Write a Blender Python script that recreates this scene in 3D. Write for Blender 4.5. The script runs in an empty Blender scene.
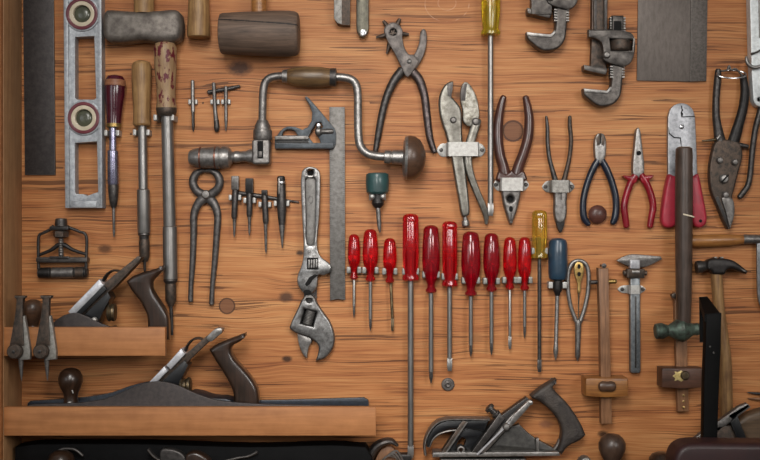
import bpy, bmesh, math, random
from mathutils import Vector, Matrix
from mathutils.geometry import tessellate_polygon
random.seed(7)
SC = bpy.context.scene
COL = SC.collection
# One drawing unit is 1.7 mm on the board.  x runs right, y runs down, z stands off the board.
S = 0.0017
D = 1100.0                 # camera distance from the board, in the same units
CX, CY = 380.0, 230.0
def W(x, y, z, h):         # a point measured on the photograph, at stand-off h
    k = (D - h) / D
    return Vector(((x - CX) * S * k, -z * S, (CY - y) * S * k))

# ------------------------------------------------------------------ materials
def lin(c):
    if isinstance(c, str):
        c = tuple(int(c[i:i+2], 16) / 255 for i in (0, 2, 4))
    return tuple((v / 12.92 if v <= .04045 else ((v + .055) / 1.055) ** 2.4) for v in c) + (1.0,)
class NT:
    def __init__(s, name):
        s.m = bpy.data.materials.new(name); s.m.use_nodes = True
        s.t = s.m.node_tree; s.n = s.t.nodes; s.b = s.n['Principled BSDF']
        s.tc = s.n.new('ShaderNodeTexCoord')
    def node(s, typ, **kw):
        n = s.n.new(typ)
        for k, v in kw.items(): setattr(n, k, v)
        return n
    def link(s, a, b): s.t.links.new(a, b)
    def put(s, sock, v):
        if hasattr(v, 'is_linked'): s.link(v, sock)
        else: sock.default_value = v
    def math(s, op, a, b=0.0, c=None, clamp=False):
        n = s.node('ShaderNodeMath', operation=op, use_clamp=clamp)
        s.put(n.inputs[0], a); s.put(n.inputs[1], b)
        if c is not None: s.put(n.inputs[2], c)
        return n.outputs[0]
    def coord(s, scale=(1, 1, 1), src='Object'):
        mp = s.node('ShaderNodeMapping'); mp.inputs['Scale'].default_value = scale
        s.link(s.tc.outputs[src], mp.inputs['Vector']); return mp.outputs[0]
    def noise(s, vec, scale, detail=4, rough=.55, dist=0):
        n = s.node('ShaderNodeTexNoise'); s.link(vec, n.inputs['Vector'])
        n.inputs['Scale'].default_value = scale; n.inputs['Detail'].default_value = detail
        n.inputs['Roughness'].default_value = rough; n.inputs['Distortion'].default_value = dist
        return n.outputs['Fac']
    def ramp(s, fac, stops):
        n = s.node('ShaderNodeValToRGB'); s.put(n.inputs[0], fac)
        e = n.color_ramp.elements
        while len(e) < len(stops): e.new(.5)
        for el, (p, c) in zip(e, stops):
            el.position = p; el.color = lin(c) if not isinstance(c, float) else (c, c, c, 1)
        return n.outputs[0]
    def mix(s, fac, a, b, mode='MIX'):
        n = s.node('ShaderNodeMix', data_type='RGBA', blend_type=mode)
        s.put(n.inputs[0], fac); s.put(n.inputs[6], a); s.put(n.inputs[7], b)
        return n.outputs[2]
    def bump(s, h, strength, dist=.001):
        n = s.node('ShaderNodeBump'); n.inputs['Strength'].default_value = strength
        n.inputs['Distance'].default_value = dist
        s.link(h, n.inputs['Height']); s.link(n.outputs[0], s.b.inputs['Normal'])
    def fin(s, col=None, rough=None, metal=0.0, **kw):
        if col is not None: s.put(s.b.inputs['Base Color'], col)
        if rough is not None: s.put(s.b.inputs['Roughness'], rough)
        s.b.inputs['Metallic'].default_value = metal
        for k, v in kw.items(): s.b.inputs[k.replace('_', ' ')].default_value = v
        return s.m
def metal(name, c1, c2, rough=.4, m=.85, scale=150, amt=(.38, .66), bump=.12, stretch=(1, 1, 1), edge=.45):
    t = NT(name); v = t.coord(stretch)
    f = t.noise(v, scale, 6, .65); g = t.noise(v, scale * 4, 3)
    col = t.ramp(f, [(amt[0], c1), (amt[1], c2)])
    if edge:                                   # handling has rubbed the arrises bright
        bv = t.node('ShaderNodeBevel', samples=4); bv.inputs['Radius'].default_value = .0016
        ge = t.node('ShaderNodeNewGeometry')
        dp = t.node('ShaderNodeVectorMath', operation='DOT_PRODUCT')
        t.link(bv.outputs[0], dp.inputs[0]); t.link(ge.outputs['Normal'], dp.inputs[1])
        k = t.ramp(dp.outputs['Value'], [(.86, edge), (.97, 0.0)])
        k = t.math('MULTIPLY', k, t.math('MULTIPLY_ADD', g, 1.2, .2), clamp=True)
        col = t.mix(k, col, lin('a9a49d'))
    r = t.math('MULTIPLY_ADD', g, .3, rough - .15)
    t.bump(g, bump, .0006)
    return t.fin(col, r, m)
def plastic(name, c1, c2=None, rough=.3, trans=0.0, coat=.3, sss=0):
    t = NT(name); f = t.noise(t.coord(), 60, 3)
    col = t.ramp(f, [(.35, c1), (.7, c2 or c1)])
    m = t.fin(col, rough, 0, Transmission_Weight=trans, Coat_Weight=coat, IOR=1.45)
    return m
def wood(name, c1, c2, axis='z', rough=.5, scale=1.0, patch=None, coat=0.0, spec=.4):
    t = NT(name)
    st = {'z': (220, 220, 14), 'x': (14, 220, 220)}[axis]
    v = t.coord(tuple(q * scale for q in st))
    f = t.noise(v, 1, 5, .6, .6)
    g = t.noise(t.coord(), 45, 3)
    f2 = t.math('MULTIPLY_ADD', g, .35, t.math('MULTIPLY', f, .75))
    col = t.ramp(f2, [(.35, c1), (.68, c2)])
    if patch:
        p = t.noise(t.coord((1, 1, .45)), patch[1], 5, .6)
        mk = t.ramp(p, [(patch[2], 0.0), (patch[2] + .05, 1.0)])
        col = t.mix(mk, col, lin(patch[0]))
    t.bump(f, .15, .0006)
    return t.fin(col, rough, 0, Coat_Weight=coat, Coat_Roughness=.25, Specular_IOR_Level=spec)

# ------------------------------------------------------------------ geometry
def sm(pts, n=4, closed=True):
    """round a polyline; points with a third value stay sharp"""
    out = []; L = len(pts)
    rng = range(L) if closed else range(L - 1)
    for i in rng:
        p1 = pts[i]; p2 = pts[(i + 1) % L]
        p0 = pts[i - 1] if (closed or i > 0) else p1
        p3 = pts[(i + 2) % L] if (closed or i + 2 < L) else p2
        a = Vector(p1[:2]); b = Vector(p2[:2])
        m1 = Vector((0, 0)) if False else (b - Vector(p0[:2])) * .5
        m2 = (Vector(p3[:2]) - a) * .5
        if len(p1) > 2: m1 = (b - a)
        if len(p2) > 2: m2 = (b - a)
        lim = (b - a).length
        for m in (m1, m2):
            if m.length > lim: m.length = lim
        for j in range(n):
            t = j / n
            q = a * (2*t**3 - 3*t*t + 1) + m1 * (t**3 - 2*t*t + t) + b * (-2*t**3 + 3*t*t) + m2 * (t**3 - t*t)
            out.append((q.x, q.y))
    if not closed: out.append(tuple(pts[-1][:2]))
    return out
def circ(x, y, r, n=20, ry=None):
    ry = ry or r
    return [(x + r * math.cos(2*math.pi*i/n), y + ry * math.sin(2*math.pi*i/n)) for i in range(n)]
def rect(x0, y0, x1, y1): return [(x0, y0), (x1, y0), (x1, y1), (x0, y1)]
def rrect(x0, y0, x1, y1, r, n=4):
    o = []
    for cx, cy, a in ((x1-r, y0+r, -90), (x1-r, y1-r, 0), (x0+r, y1-r, 90), (x0+r, y0+r, 180)):
        for i in range(n + 1):
            t = math.radians(a + 90*i/n); o.append((cx + r*math.cos(t), cy + r*math.sin(t)))
    return o
def area(p): return sum(p[i-1][0]*p[i][1] - p[i][0]*p[i-1][1] for i in range(len(p))) / 2
def inset(p, d):
    if abs(d) < 1e-6: return list(p)
    o = []; L = len(p)
    for i in range(L):
        a = Vector(p[i]) - Vector(p[i-1]); b = Vector(p[(i+1) % L]) - Vector(p[i])
        if a.length < 1e-6: a = b
        if b.length < 1e-6: b = a
        a.normalize(); b.normalize()
        na = Vector((-a.y, a.x)); nb = Vector((-b.y, b.x))
        n = na + nb
        if n.length < .3: n = na
        else:
            n.normalize(); c = max(.55, n.dot(na)); n = n / c
        o.append((p[i][0] + n.x*d, p[i][1] + n.y*d))
    return o
def at_depth(x, y, z, h):  # the drawing point at depth z that lies on the same sight line, for a part drawn at stand-off h
    q = (D - z)/(D - h); return (CX + (x - CX)*q, CY + (y - CY)*q, z)
class M:
    def __init__(s): s.v = []; s.f = []
    def ring(s, pts):
        i = len(s.v); s.v += [tuple(p) for p in pts]; return list(range(i, i + len(pts)))
    def bridge(s, a, b):
        n = len(a)
        for i in range(n): s.f.append((a[i-1], a[i], b[i], b[i-1]))
    def plate(s, out, z0, z1, bev=.7, holes=(), back=False, tilt=None):
        """outline with depth, rounded front edge; tilt(x,y) lifts the points"""
        loops = [out if area(out) > 0 else out[::-1]] + [h[::-1] if area(h) > 0 else h for h in holes]
        bev = min(bev, (z1 - z0) * .6)
        ang = (0, 45, 90) if bev < 2 else (0, 22, 45, 68, 90)
        curve = [(bev*(1 - math.cos(math.radians(q))), bev*math.sin(math.radians(q))) for q in ang]
        lv = [(d, z0 + bev - q) for d, q in curve[::-1]] if back else [(0, z0)]
        if lv[-1][1] > z1 - bev - 1e-4: lv[-1] = (lv[-1][0], z1 - bev - .02)
        lv += [(d, z1 - bev + q) for d, q in curve]
        tf = tilt or (lambda x, y: 0)
        rings = []
        for lp in loops:
            rr = []
            for d, z in lv:
                rr.append(s.ring([(x, y, z + tf(x, y)) for x, y in inset(lp, d)]))
            for a, b in zip(rr, rr[1:]): s.bridge(a, b)
            rings.append(rr)
        for k in (0, -1):
            idx = [i for rr in rings for i in rr[k]]
            tri = tessellate_polygon([[Vector((s.v[i][0], s.v[i][1], 0)) for i in rr[k]] for rr in rings])
            for t in tri: s.f.append(tuple(idx[j] for j in t))
        return s
    def sweep(s, pts, n=12, sub=5, sq=False):
        """tube along (x,y,z,r[,rz]) points, smoothed"""
        P = [tuple(p) + ((p[3],) if len(p) < 5 else ()) for p in pts]
        Q = []
        for i in range(len(P) - 1):
            p0 = P[max(i-1, 0)]; p1 = P[i]; p2 = P[i+1]; p3 = P[min(i+2, len(P)-1)]
            for j in range(sub):
                t = j / sub
                Q.append(tuple(.5*((2*b) + (c-a)*t + (2*a-5*b+4*c-d)*t*t + (-a+3*b-3*c+d)*t**3) for a, b, c, d in zip(p0, p1, p2, p3)))
        Q.append(P[-1])
        rings = []
        def frame(i):
            a = Vector(Q[max(i-1, 0)][:3]); b = Vector(Q[min(i+1, len(Q)-1)][:3]); t = (b - a).normalized()
            u = t.cross(Vector((0, 0, 1)))
            if u.length < .05: u = Vector((1, 0, 0))
            u.normalize(); w = u.cross(t).normalized()
            return t, u, w
        def mk(c, u, w, r, rz):
            o = []
            for k in range(n):
                a = 2*math.pi*(k + .5)/n; ca, sa = math.cos(a), math.sin(a)
                if sq:
                    e = .45; ca = math.copysign(abs(ca)**e, ca); sa = math.copysign(abs(sa)**e, sa)
                o.append(c + u*(r*ca) + w*(rz*sa))
            return s.ring(o)
        L = len(Q)
        for i in range(L):
            t, u, w = frame(i); c = Vector(Q[i][:3]); r = max(Q[i][3], .05); rz = max(Q[i][4], .05)
            if i == 0: rings.append(mk(c - t*min(r, rz)*.45, u, w, r*.6, rz*.6)); 
            rings.append(mk(c, u, w, r, rz))
            if i == L-1: rings.append(mk(c + t*min(r, rz)*.45, u, w, r*.6, rz*.6))
        for a, b in zip(rings, rings[1:]): s.bridge(a, b)
        s.f.append(tuple(rings[0])); s.f.append(tuple(rings[-1][::-1]))
        return s
    def lathe(s, p0, p1, prof, seg=20, flute=None, flat=1.0):
        """turned shape: prof = (distance from p0, radius)"""
        a = Vector(p0); b = Vector(p1); t = (b - a).normalized()
        u = t.cross(Vector((0, 0, 1)))
        if u.length < .05: u = Vector((1, 0, 0))
        u.normalize(); w = u.cross(t).normalized()
        if abs(t.z) > .95: w = t.cross(u).normalized()
        rings = []
        for d, r in prof:
            o = []
            for k in range(seg):
                an = 2*math.pi*k/seg; rr = max(r, .03)
                if flute: rr *= 1 - flute[1]*(.5 + .5*math.cos(an*flute[0]))
                o.append(a + t*d + u*(rr*math.cos(an)) + w*(rr*flat*math.sin(an)))
            rings.append(s.ring(o))
        for x, y in zip(rings, rings[1:]): s.bridge(x, y)
        s.f.append(tuple(rings[0])); s.f.append(tuple(rings[-1][::-1]))
        return s
    def knob(s, x, y, prof, seg=20):
        return s.lathe((x, y, 0), (x, y, 1), prof, seg)
    def solid(s, x0, y0, x1, y1, z0, z1, bev=.5): return s.plate(rect(x0, y0, x1, y1), z0, z1, bev, back=True)
    def build(s, name, mat, parent, h=None, origin=None, ang=32):
        if h is None: h = H.get(parent.name, 0) if parent else 0
        if origin is None: origin = O[parent.name]
        me = bpy.data.meshes.new(name); bm = bmesh.new()
        vs = [bm.verts.new(W(x, y, z, h) - origin) for x, y, z in s.v]
        for f in s.f:
            try: bm.faces.new([vs[i] for i in f])
            except ValueError: pass
        bmesh.ops.remove_doubles(bm, verts=bm.verts, dist=2e-6)
        bmesh.ops.recalc_face_normals(bm, faces=bm.faces)
        bm.to_mesh(me); bm.free()
        for p in me.polygons: p.use_smooth = True
        me.set_sharp_from_angle(angle=math.radians(ang))
        me.materials.append(mat)
        o = bpy.data.objects.new(name, me); COL.objects.link(o)
        if parent: o.parent = parent
        O[o.name] = origin; H[o.name] = h
        return o
H = {}; O = {}
def tag(o, label, cat, group=None):
    o['label'] = label; o['category'] = cat
    if group: o['group'] = group
    return o
def thing(name, label, cat, x, y, h=6, group=None):
    o = bpy.data.objects.new(name, None); COL.objects.link(o)
    o.empty_display_size = .02
    o.location = W(x, y, 0, h)
    H[o.name] = h; O[o.name] = W(x, y, 0, h)
    return tag(o, label, cat, group)
def solo(name, label, cat, m, mat, x, y, h=6, group=None):
    og = W(x, y, 0, h)
    o = m.build(name, mat, None, h, og); o.location = og
    return tag(o, label, cat, group)
def struct(o): o['kind'] = 'structure'; return o
# ------------------------------------------------------------------ the materials of the place
steel      = metal('worn_steel', '94918e', '6c6865', .38, .75)
shaft_steel = metal('drawn_shaft_steel', '8f8c89', '7a7774', .34, .8, 40, (.3, .7), .04)
nickel     = metal('bright_nickel_plate', 'd2d2d6', 'b4b4ba', .34, .5, bump=.03)
punch_iron = metal('brown_grey_forging', '6b6460', '443f3d', .45, .6, 90)
steel_mid  = metal('grey_steel', '827e7b', '5a5653', .42, .75)
steel_dark = metal('dark_steel', '524e4c', '343130', .42, .7)
black_iron = metal('blackened_iron', '302d2c', '1c1a1a', .45, .5)
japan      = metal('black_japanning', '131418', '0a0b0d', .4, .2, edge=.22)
navy_iron  = metal('blue_black_casting', '1f2733', '12161d', .45, .3)
cheek_iron = metal('brown_black_casting', '3b3331', '2a2524', .55, .4, edge=.25)
brown_iron = metal('brown_patina_iron', '5b4c42', '33302c', .5, .6)
chrome     = metal('bright_chrome', 'c9c9cb', '9c9c9f', .26, .95, bump=.03)
galv       = metal('galvanised_strap', 'b4b2ae', '979490', .48, .6, bump=.06)
galv_dull  = metal('dull_strap', '93908b', '6d6964', .45, .7)
alu        = metal('cast_aluminium', 'a9acb0', '888b90', .5, .55, bump=.15)
white_alu  = metal('pale_aluminium', 'd5d9da', 'b9bdbe', .45, .4)
grey_blue  = metal('blue_grey_casting', '43484d', '303438', .45, .5)
brass      = metal('aged_brass', 'b0935a', '755c32', .38, .85)
brass_dark = metal('dull_bronze', '6a5a40', '40362a', .42, .8)
green_iron = metal('green_painted_iron', '55665a', '322f2b', .5, .45, scale=110)
plate_steel= metal('brushed_plate_steel', '645c57', '58514c', .5, .6, 60, stretch=(3, 1, 1), edge=.2)
speck      = metal('rust_speckled_steel', '443f3e', '332f2f', .5, .5, 120, (.35, .65))
speck2     = metal('speckled_scraper_edge', '5f5853', '47423e', .5, .5, 260, (.35, .65))
red_plastic  = plastic('clear_red_plastic', 'e2141c', 'cc0e18', .12, .75)
deep_red_plastic = plastic('clear_crimson_plastic', 'b80c20', 'a00a1c', .14, .7)
amber_plastic= plastic('clear_amber_plastic', 'e6c626', 'd2ae1c', .14, .75)
olive_plastic= plastic('clear_olive_plastic', 'ecc244', 'd8ac34', .14, .8)
blue_plastic = plastic('blue_plastic', '243b4d', '1e3140', .35)
navy_grip    = plastic('navy_dipped_grip', '1a2130', '121722', .3)
red_grip     = plastic('oxblood_dipped_grip', '8c1524', '6f0f1b', .25)
crimson_grip = plastic('crimson_vinyl_grip', 'a8283a', '8f1e30', .45, 0, .1)
brown_grip   = plastic('brown_dipped_grip', '4b2a22', '37201b', .3)
green_cap    = plastic('dark_green_cap', '2b4a4a', '203939', .5)
burgundy     = plastic('burgundy_lacquer', '4a0f20', '360a18', .18, 0, .6)
ivory        = plastic('ivory_ring', 'cdc1aa', 'b8ab92', .55)
maroon_ring  = plastic('maroon_ring', '6a2630', '561d27', .5)
vial_glass   = plastic('vial_glass', '4c4e42', '626452', .25, .2, .2)
leather      = plastic('maroon_leather', '2e1617', '241112', .5, 0, .05)
black_paint  = plastic('black_paint', '090909', '060606', .55, 0, 0)
dark_hole    = plastic('hole_shade', '0d0b0a', '080707', .9, 0, 0)  # near-black standing in for the shade inside holes, slots and gaps
ash_z   = wood('ash_handle_wood', 'aa8658', '7a5a38', 'z', .45)
oak_z   = wood('worn_oak_handle', '94795a', '6a5038', 'z', .5)
tan_x   = wood('honey_handle_wood', 'a8743f', '7c4f28', 'x', .35, coat=.2)
claw_w  = wood('hickory_handle', 'a98455', '6e4f33', 'z', .5)
brace_w = wood('brace_handle_wood', '7d6140', '4b3825', 'x', .4, coat=.2)
walnut  = wood('walnut_wood', '593f2e', '3b2a20', 'x', .4, coat=.2)
dark_handle = wood('dark_hammer_handle', '54443c', '33271f', 'z', .4, coat=.1)
rosewood= wood('rosewood', '3d2a20', '22170f', 'z', .28, coat=.4)
black_w = wood('dark_stained_wood', '3a322d', '241f1c', 'z', .5)
gauge_w = wood('gauge_beam_wood', '92694a', '67462e', 'z', .5)
gauge_blk = wood('gauge_block_wood', 'a06c34', '6f4420', 'x', .42, coat=.2)
gauge_drk = wood('dark_gauge_block', '5b3c2d', '3a261c', 'x', .45)
flake_w = wood('red_flaked_wood', 'a58a66', '84664a', 'z', .45, patch=('5c1622', 130, .53))
knob_w  = wood('brown_knob_wood', '4c3a2f', '362821', 'z', .4, coat=.2)
shelf_w = wood('shelf_pine', 'b57a4b', '98633a', 'x', .55, .5)
side_w  = wood('cabinet_side_wood', 'ac835c', '906a48', 'z', .55, .5)
stool_w = wood('stool_leg_wood', '4a3020', '33211a', 'z', .5)

def mallet_material():
    t = NT('weathered_mallet_wood')
    f = t.noise(t.coord((14, 160, 160)), 1, 5, .6, .6)
    col = t.ramp(f, [(.33, '6e5a4c'), (.7, '46382f')])
    sp = t.node('ShaderNodeSeparateXYZ'); t.link(t.tc.outputs['Object'], sp.inputs[0])
    # a drying crack running the length of the barrel
    d = t.math('ABSOLUTE', t.math('SUBTRACT', t.math('MULTIPLY_ADD', sp.outputs[0], -.08, .0128), sp.outputs[2]))
    wob = t.math('MULTIPLY_ADD', t.noise(t.coord((120, 1, 1)), 1, 3), .002, -.001)
    d = t.math('ABSOLUTE', t.math('ADD', d, wob))
    k = t.ramp(t.math('MULTIPLY', d, 400), [(.22, 1.0), (.6, 0.0)])
    col = t.mix(k, col, lin('120d0b'))
    t.bump(f, .2, .0008)
    return t.fin(col, .65)
mallet_w = mallet_material()

def rule_material():
    t = NT('graduated_steel_blade')
    f = t.noise(t.coord(), 130, 5, .65)
    col = t.ramp(f, [(.36, '73706d'), (.68, '57534f')])
    sp = t.node('ShaderNodeSeparateXYZ'); t.link(t.tc.outputs['Object'], sp.inputs[0])
    z = sp.outputs[2]; ax = t.math('ABSOLUTE', sp.outputs[0])
    for pitch, reach in ((.0032, .0095), (.0127, .0062)):
        fr = t.math('FRACT', t.math('DIVIDE', z, pitch))
        line = t.math('LESS_THAN', fr, .00055 / pitch)
        edge = t.math('GREATER_THAN', ax, reach)
        col = t.mix(t.math('MULTIPLY', t.math('MULTIPLY', line, edge), .5), col, lin('2b2826'))
    t.bump(f, .1, .0005)
    return t.fin(col, .5, .55)
rule_steel = rule_material()
pale_brass = metal('pale_brass_plate', 'cdb87c', 'a48c52', .45, .4)

def board_material():
    """plywood: level grain, growth figure, dark streaks, knots and round repair plugs"""
    t = NT('plywood_board')
    geo = t.node('ShaderNodeNewGeometry')
    sp = t.node('ShaderNodeSeparateXYZ'); t.link(geo.outputs['Position'], sp.inputs[0])
    X, Z = sp.outputs[0], sp.outputs[2]
    def cmb(a, c):
        n = t.node('ShaderNodeCombineXYZ'); t.put(n.inputs[0], a); t.put(n.inputs[2], c); return n.outputs[0]
    knots = [(240, 68, 7, 1.6, '3a2115'), (286, 297, 5, 1.3, '4a3020'), (287, 359, 3, 1.6, '2c1a10'), (603, 434, 3, 1.6, '2c1a10'), (460, 95, 3, 1.8, '6a4428'), (105, 249, 4, 1.6, '5a371f'), (300, 253, 2.5, 1.4, '2a1a12'), (546, 424, 4, 1.6, '84553a'), (476, 338, 4, 1.5, '96643c'), (203, 103, 1, 1, '24150d'), (131, 134, 1, 1, '24150d')]
    zz = Z
    dark = None; xs = []
    for (px, py, r, el, c) in knots:
        kx, kz = (px - CX) * S, (CY - py) * S
        dx = t.math('DIVIDE', t.math('SUBTRACT', X, kx), r * S * el); dz = t.math('DIVIDE', t.math('SUBTRACT', Z, kz), r * S)
        d2 = t.math('ADD', t.math('MULTIPLY', dx, dx), t.math('MULTIPLY', dz, dz))
        # grain bends round the knot
        g = t.math('POWER', 2.718, t.math('MULTIPLY', d2, -.06))
        zz = t.math('ADD', zz, t.math('MULTIPLY', t.math('MULTIPLY', dz, g), r * S * .5))
        xs.append((d2, c))
    warp = t.noise(cmb(t.math('MULTIPLY', X, 3.2), t.math('MULTIPLY', Z, 9)), 1, 3, .5)
    zw = t.math('MULTIPLY_ADD', warp, .022, zz)
    fine = t.noise(cmb(t.math('MULTIPLY', X, 9), t.math('MULTIPLY', zw, 420)), 1, 5, .6)
    mid = t.noise(cmb(t.math('MULTIPLY', X, 3.2), t.math('MULTIPLY', zw, 70)), 1, 4, .6)
    big = t.noise(cmb(t.math('MULTIPLY', X, 1.6), t.math('MULTIPLY', zw, 11)), 1, 2, .5)
    f = t.math('ADD', t.math('MULTIPLY', fine, .5), t.math('ADD', t.math('MULTIPLY', mid, .4), t.math('MULTIPLY', big, .2)))
    col = t.ramp(f, [(.37, '724124'), (.46, '9b5f37'), (.55, 'b17445'), (.66, 'c18a58')])
    # short dark pore streaks and a few long dark lines
    st = t.noise(cmb(t.math('MULTIPLY', X, 9), t.math('MULTIPLY', zw, 520)), 1, 3, .5)
    col = t.mix(t.ramp(st, [(.56, 0.0), (.78, .5)]), col, lin('55321c'))
    ln = t.noise(cmb(t.math('MULTIPLY', X, 1.8), t.math('MULTIPLY', zw, 190)), 1, 1, .4)
    lm = t.math('LESS_THAN', t.math('ABSOLUTE', t.math('SUBTRACT', ln, .5)), .02)
    lm2 = t.math('MULTIPLY', lm, t.ramp(t.noise(cmb(t.math('MULTIPLY', X, 6), t.math('MULTIPLY', zw, 25)), 1, 2), [(.4, 0.0), (.55, .75)]))
    col = t.mix(lm2, col, lin('472714'))
    for d2, c in xs:
        rag = t.math('MULTIPLY_ADD', t.noise(cmb(t.math('MULTIPLY', X, 150), t.math('MULTIPLY', Z, 220)), 1, 3), 1.4, d2)
        m1 = t.ramp(t.math('MULTIPLY', rag, .2), [(.2, .9), (.5, 0.0)])
        col = t.mix(m1, col, lin(c))
    # round plugs let into the face veneer
    for (px, py, r, c) in ((227, 306, 7.6, '5d3a26'), (513, 131, 10, '5e3a25')):
        dx = t.math('SUBTRACT', X, (px - CX) * S); dz = t.math('SUBTRACT', Z, (CY - py) * S)
        d = t.math('DIVIDE', t.math('SQRT', t.math('ADD', t.math('MULTIPLY', dx, dx), t.math('MULTIPLY', dz, dz))), r * S)
        plug = t.ramp(f, [(.35, c), (.7, '7c5238')])
        col = t.mix(t.math('MULTIPLY', t.math('LESS_THAN', d, 1.0), .9), col, plug)
        rim = t.math('LESS_THAN', t.math('ABSOLUTE', t.math('SUBTRACT', d, 1.0)), .1)
        col = t.mix(t.math('MULTIPLY', rim, .75), col, lin('3a2114'))
    # pale chalk loops
    for (px, py, r) in ((447, 3, 9), (447, 4, 22)):
        dx = t.math('SUBTRACT', X, (px - CX) * S); dz = t.math('MULTIPLY', t.math('SUBTRACT', Z, (CY - py) * S), 1.25)
        d = t.math('DIVIDE', t.math('SQRT', t.math('ADD', t.math('MULTIPLY', dx, dx), t.math('MULTIPLY', dz, dz))), r * S)
        rim = t.math('LESS_THAN', t.math('ABSOLUTE', t.math('SUBTRACT', d, 1.0)), .5 / r)
        br = t.ramp(t.noise(cmb(t.math('MULTIPLY', X, 60), t.math('MULTIPLY', Z, 60)), 1, 2), [(.42, 0.0), (.55, .4)])
        col = t.mix(t.math('MULTIPLY', rim, br), col, lin('d0a888'))
    t.bump(f, .25, .0008)
    return t.fin(col, .55, 0, Specular_IOR_Level=.3)
board_w = board_material()
black_paint.node_tree.nodes['Principled BSDF'].inputs['Specular IOR Level'].default_value = .12
deep_black = plastic('shade_black_casting', '0b0b0c', '060607', .65, 0, 0)  # japanning darkened to carry the deep shade under the lower shelf
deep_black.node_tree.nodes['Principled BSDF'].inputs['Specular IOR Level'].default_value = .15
plier_steel = metal('plier_steel', '7c7972', '57534c', .34, .8, 110)
trammel_grey = metal('weathered_grey_zinc', '93908a', '716d67', .5, .5, 200)
side_casting = metal('worn_black_side', '3d3b38', '242220', .38, .5, 120)
olive_brown_w = wood('grey_brown_tote_wood', '66523f', '463729', 'x', .5)
wrench_iron = metal('pipe_wrench_iron', '5f5a56', '393533', .42, .7, 110)
purple_chrome = metal('purplish_chrome', 'a4a2b6', '6a6680', .25, .9, 40, bump=.03)
# ------------------------------------------------------------------ the setting
FLOOR_Y = 865
def setting():
    def blk(name, mat, x0, y0, x1, y1, z0, z1, bev=.4):
        m = M().solid(x0, y0, x1, y1, z0, z1, bev)
        og = W((x0+x1)/2, (y0+y1)/2, 0, 0)
        o = m.build(name, mat, None, 0, og); o.location = og
        return struct(o)
    blk('wall_back', board_w, -700, -420, 1500, FLOOR_Y, -12, 0)
    blk('wall_left', side_w, 10, -420, 22, FLOOR_Y, 0, 53)
    blk('trim_1', shelf_w, -30, -420, 21.5, FLOOR_Y, 53, 62)
    blk('floor', wood('floor_boards', '6b543f', '4b3a2b', 'x', .6, .2), -1000, FLOOR_Y, 1800, FLOOR_Y + 12, -12, 1500)
setting()

# ------------------------------------------------------------------ shelves
def shelf(x1, ytop, ybot, label, endz=53):
    h = 50
    t = thing('wooden_shelf', label, 'shelf', (22 + x1)/2, ybot, h)
    xl = 380 - 358 * D/(D - h) + .2                      # meets the cabinet side
    M().solid(xl, ytop, x1, ybot, 46, 54, .7).build('front_lip', shelf_w, t)
    M().solid(xl, ybot - 7, x1 - (380 - x1)*.055, ybot - .5, 0, 46, .3).build('shelf_board', side_w, t)
    return t
shelf(166, 327, 355.5, 'short upper wooden shelf with a plain pine lip holding the small bench plane')
shelf(376, 406.6, 435, 'long lower wooden shelf with a plain pine lip under the long jointer plane')
# the ledge below the frame that carries the lowest planes
st = thing('wooden_shelf', 'lowest wooden ledge below the frame under the dark planes', 'shelf', 380, 485, 20)
M().solid(5, 478, 900, 490, 0, 60, .5).build('shelf_board', side_w, st)

# ------------------------------------------------------------------ clips and straps
def clip(x, y, gap, label, w=3.4, hh=6, z=9, mat=None, h=6):
    """two sprung cheeks on a small back plate"""
    t = thing('spring_clip', label, 'clip', x, y, h, 'small spring clips on the board')
    m = M()
    M().solid(x - gap - w*.4, y - hh/2 + .5, x + gap + w*.4, y + hh/2 - .5, 0, .7, .2).build('back_plate', mat or galv_dull, t)
    for s in (-1, 1):
        a = x + s*gap; b = x + s*(gap + w)
        M().plate(rrect(min(a, b), y - hh/2, max(a, b), y + hh/2, .8, 2), 0, z, .6).build('cheek', mat or galv, t)
    return t
def strap(x0, x1, a, b, y0, y1, z, label, mat, h=6):
    """bent metal band with a screwed ear at each end"""
    t = thing('strap_bracket', label, 'bracket', (x0+x1)/2, y0, h, 'bent metal straps holding tools')
    m = M(); th = .9
    prof = [(a - .6, 0), (a - .2, z - 1.2), (a + 1.2, z), (b - 1.2, z), (b + .2, z - 1.2), (b + .6, 0)]
    inn = [(a + .5, 0), (a + .7, z - 1.8), (a + 1.6, z - th), (b - 1.6, z - th), (b - .7, z - 1.8), (b - .5, 0)]
    lp = prof + inn[::-1]
    r0 = m.ring([(x, y0, q) for x, q in lp]); r1 = m.ring([(x, y1, q) for x, q in lp]); m.bridge(r0, r1)
    n = len(prof)
    for r in (r0, r1):
        for i in range(n - 1): m.f.append((r[i], r[i+1], r[2*n-2-i], r[2*n-1-i]))
    m.build('band', mat, t)
    cy = (y0 + y1)/2; r = (y1 - y0)/2
    for e, i in ((x0, a), (x1, b)):
        s = 1 if e < i else -1
        ol = sm([(i + s*.5, y0 + .3, 1), (e + s*4, y0 + .8), (e, cy), (e + s*4, y1 - .8), (i + s*.5, y1 - .3, 1)], 4)
        ear = M().plate(ol, 0, 1.1, .3).build('ear', mat, t)
        scx = (e*.55 + i*.45)
        M().knob(scx, cy, [(0, 2.0), (1.5, 2.0), (2.1, 1.4), (2.2, .1)], 14).build('screw', steel_dark, ear)
    return t
# ------------------------------------------------------------------ upper left
solo('straightedge', 'broad rust-speckled dark steel straightedge hanging beside the cabinet side', 'straightedge',
     M().plate([(22.6, -40), (53.3, -40), (55.3, 175), (24.8, 175)], -.3, 2.2, .5), speck, 39, 60, 2)

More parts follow.
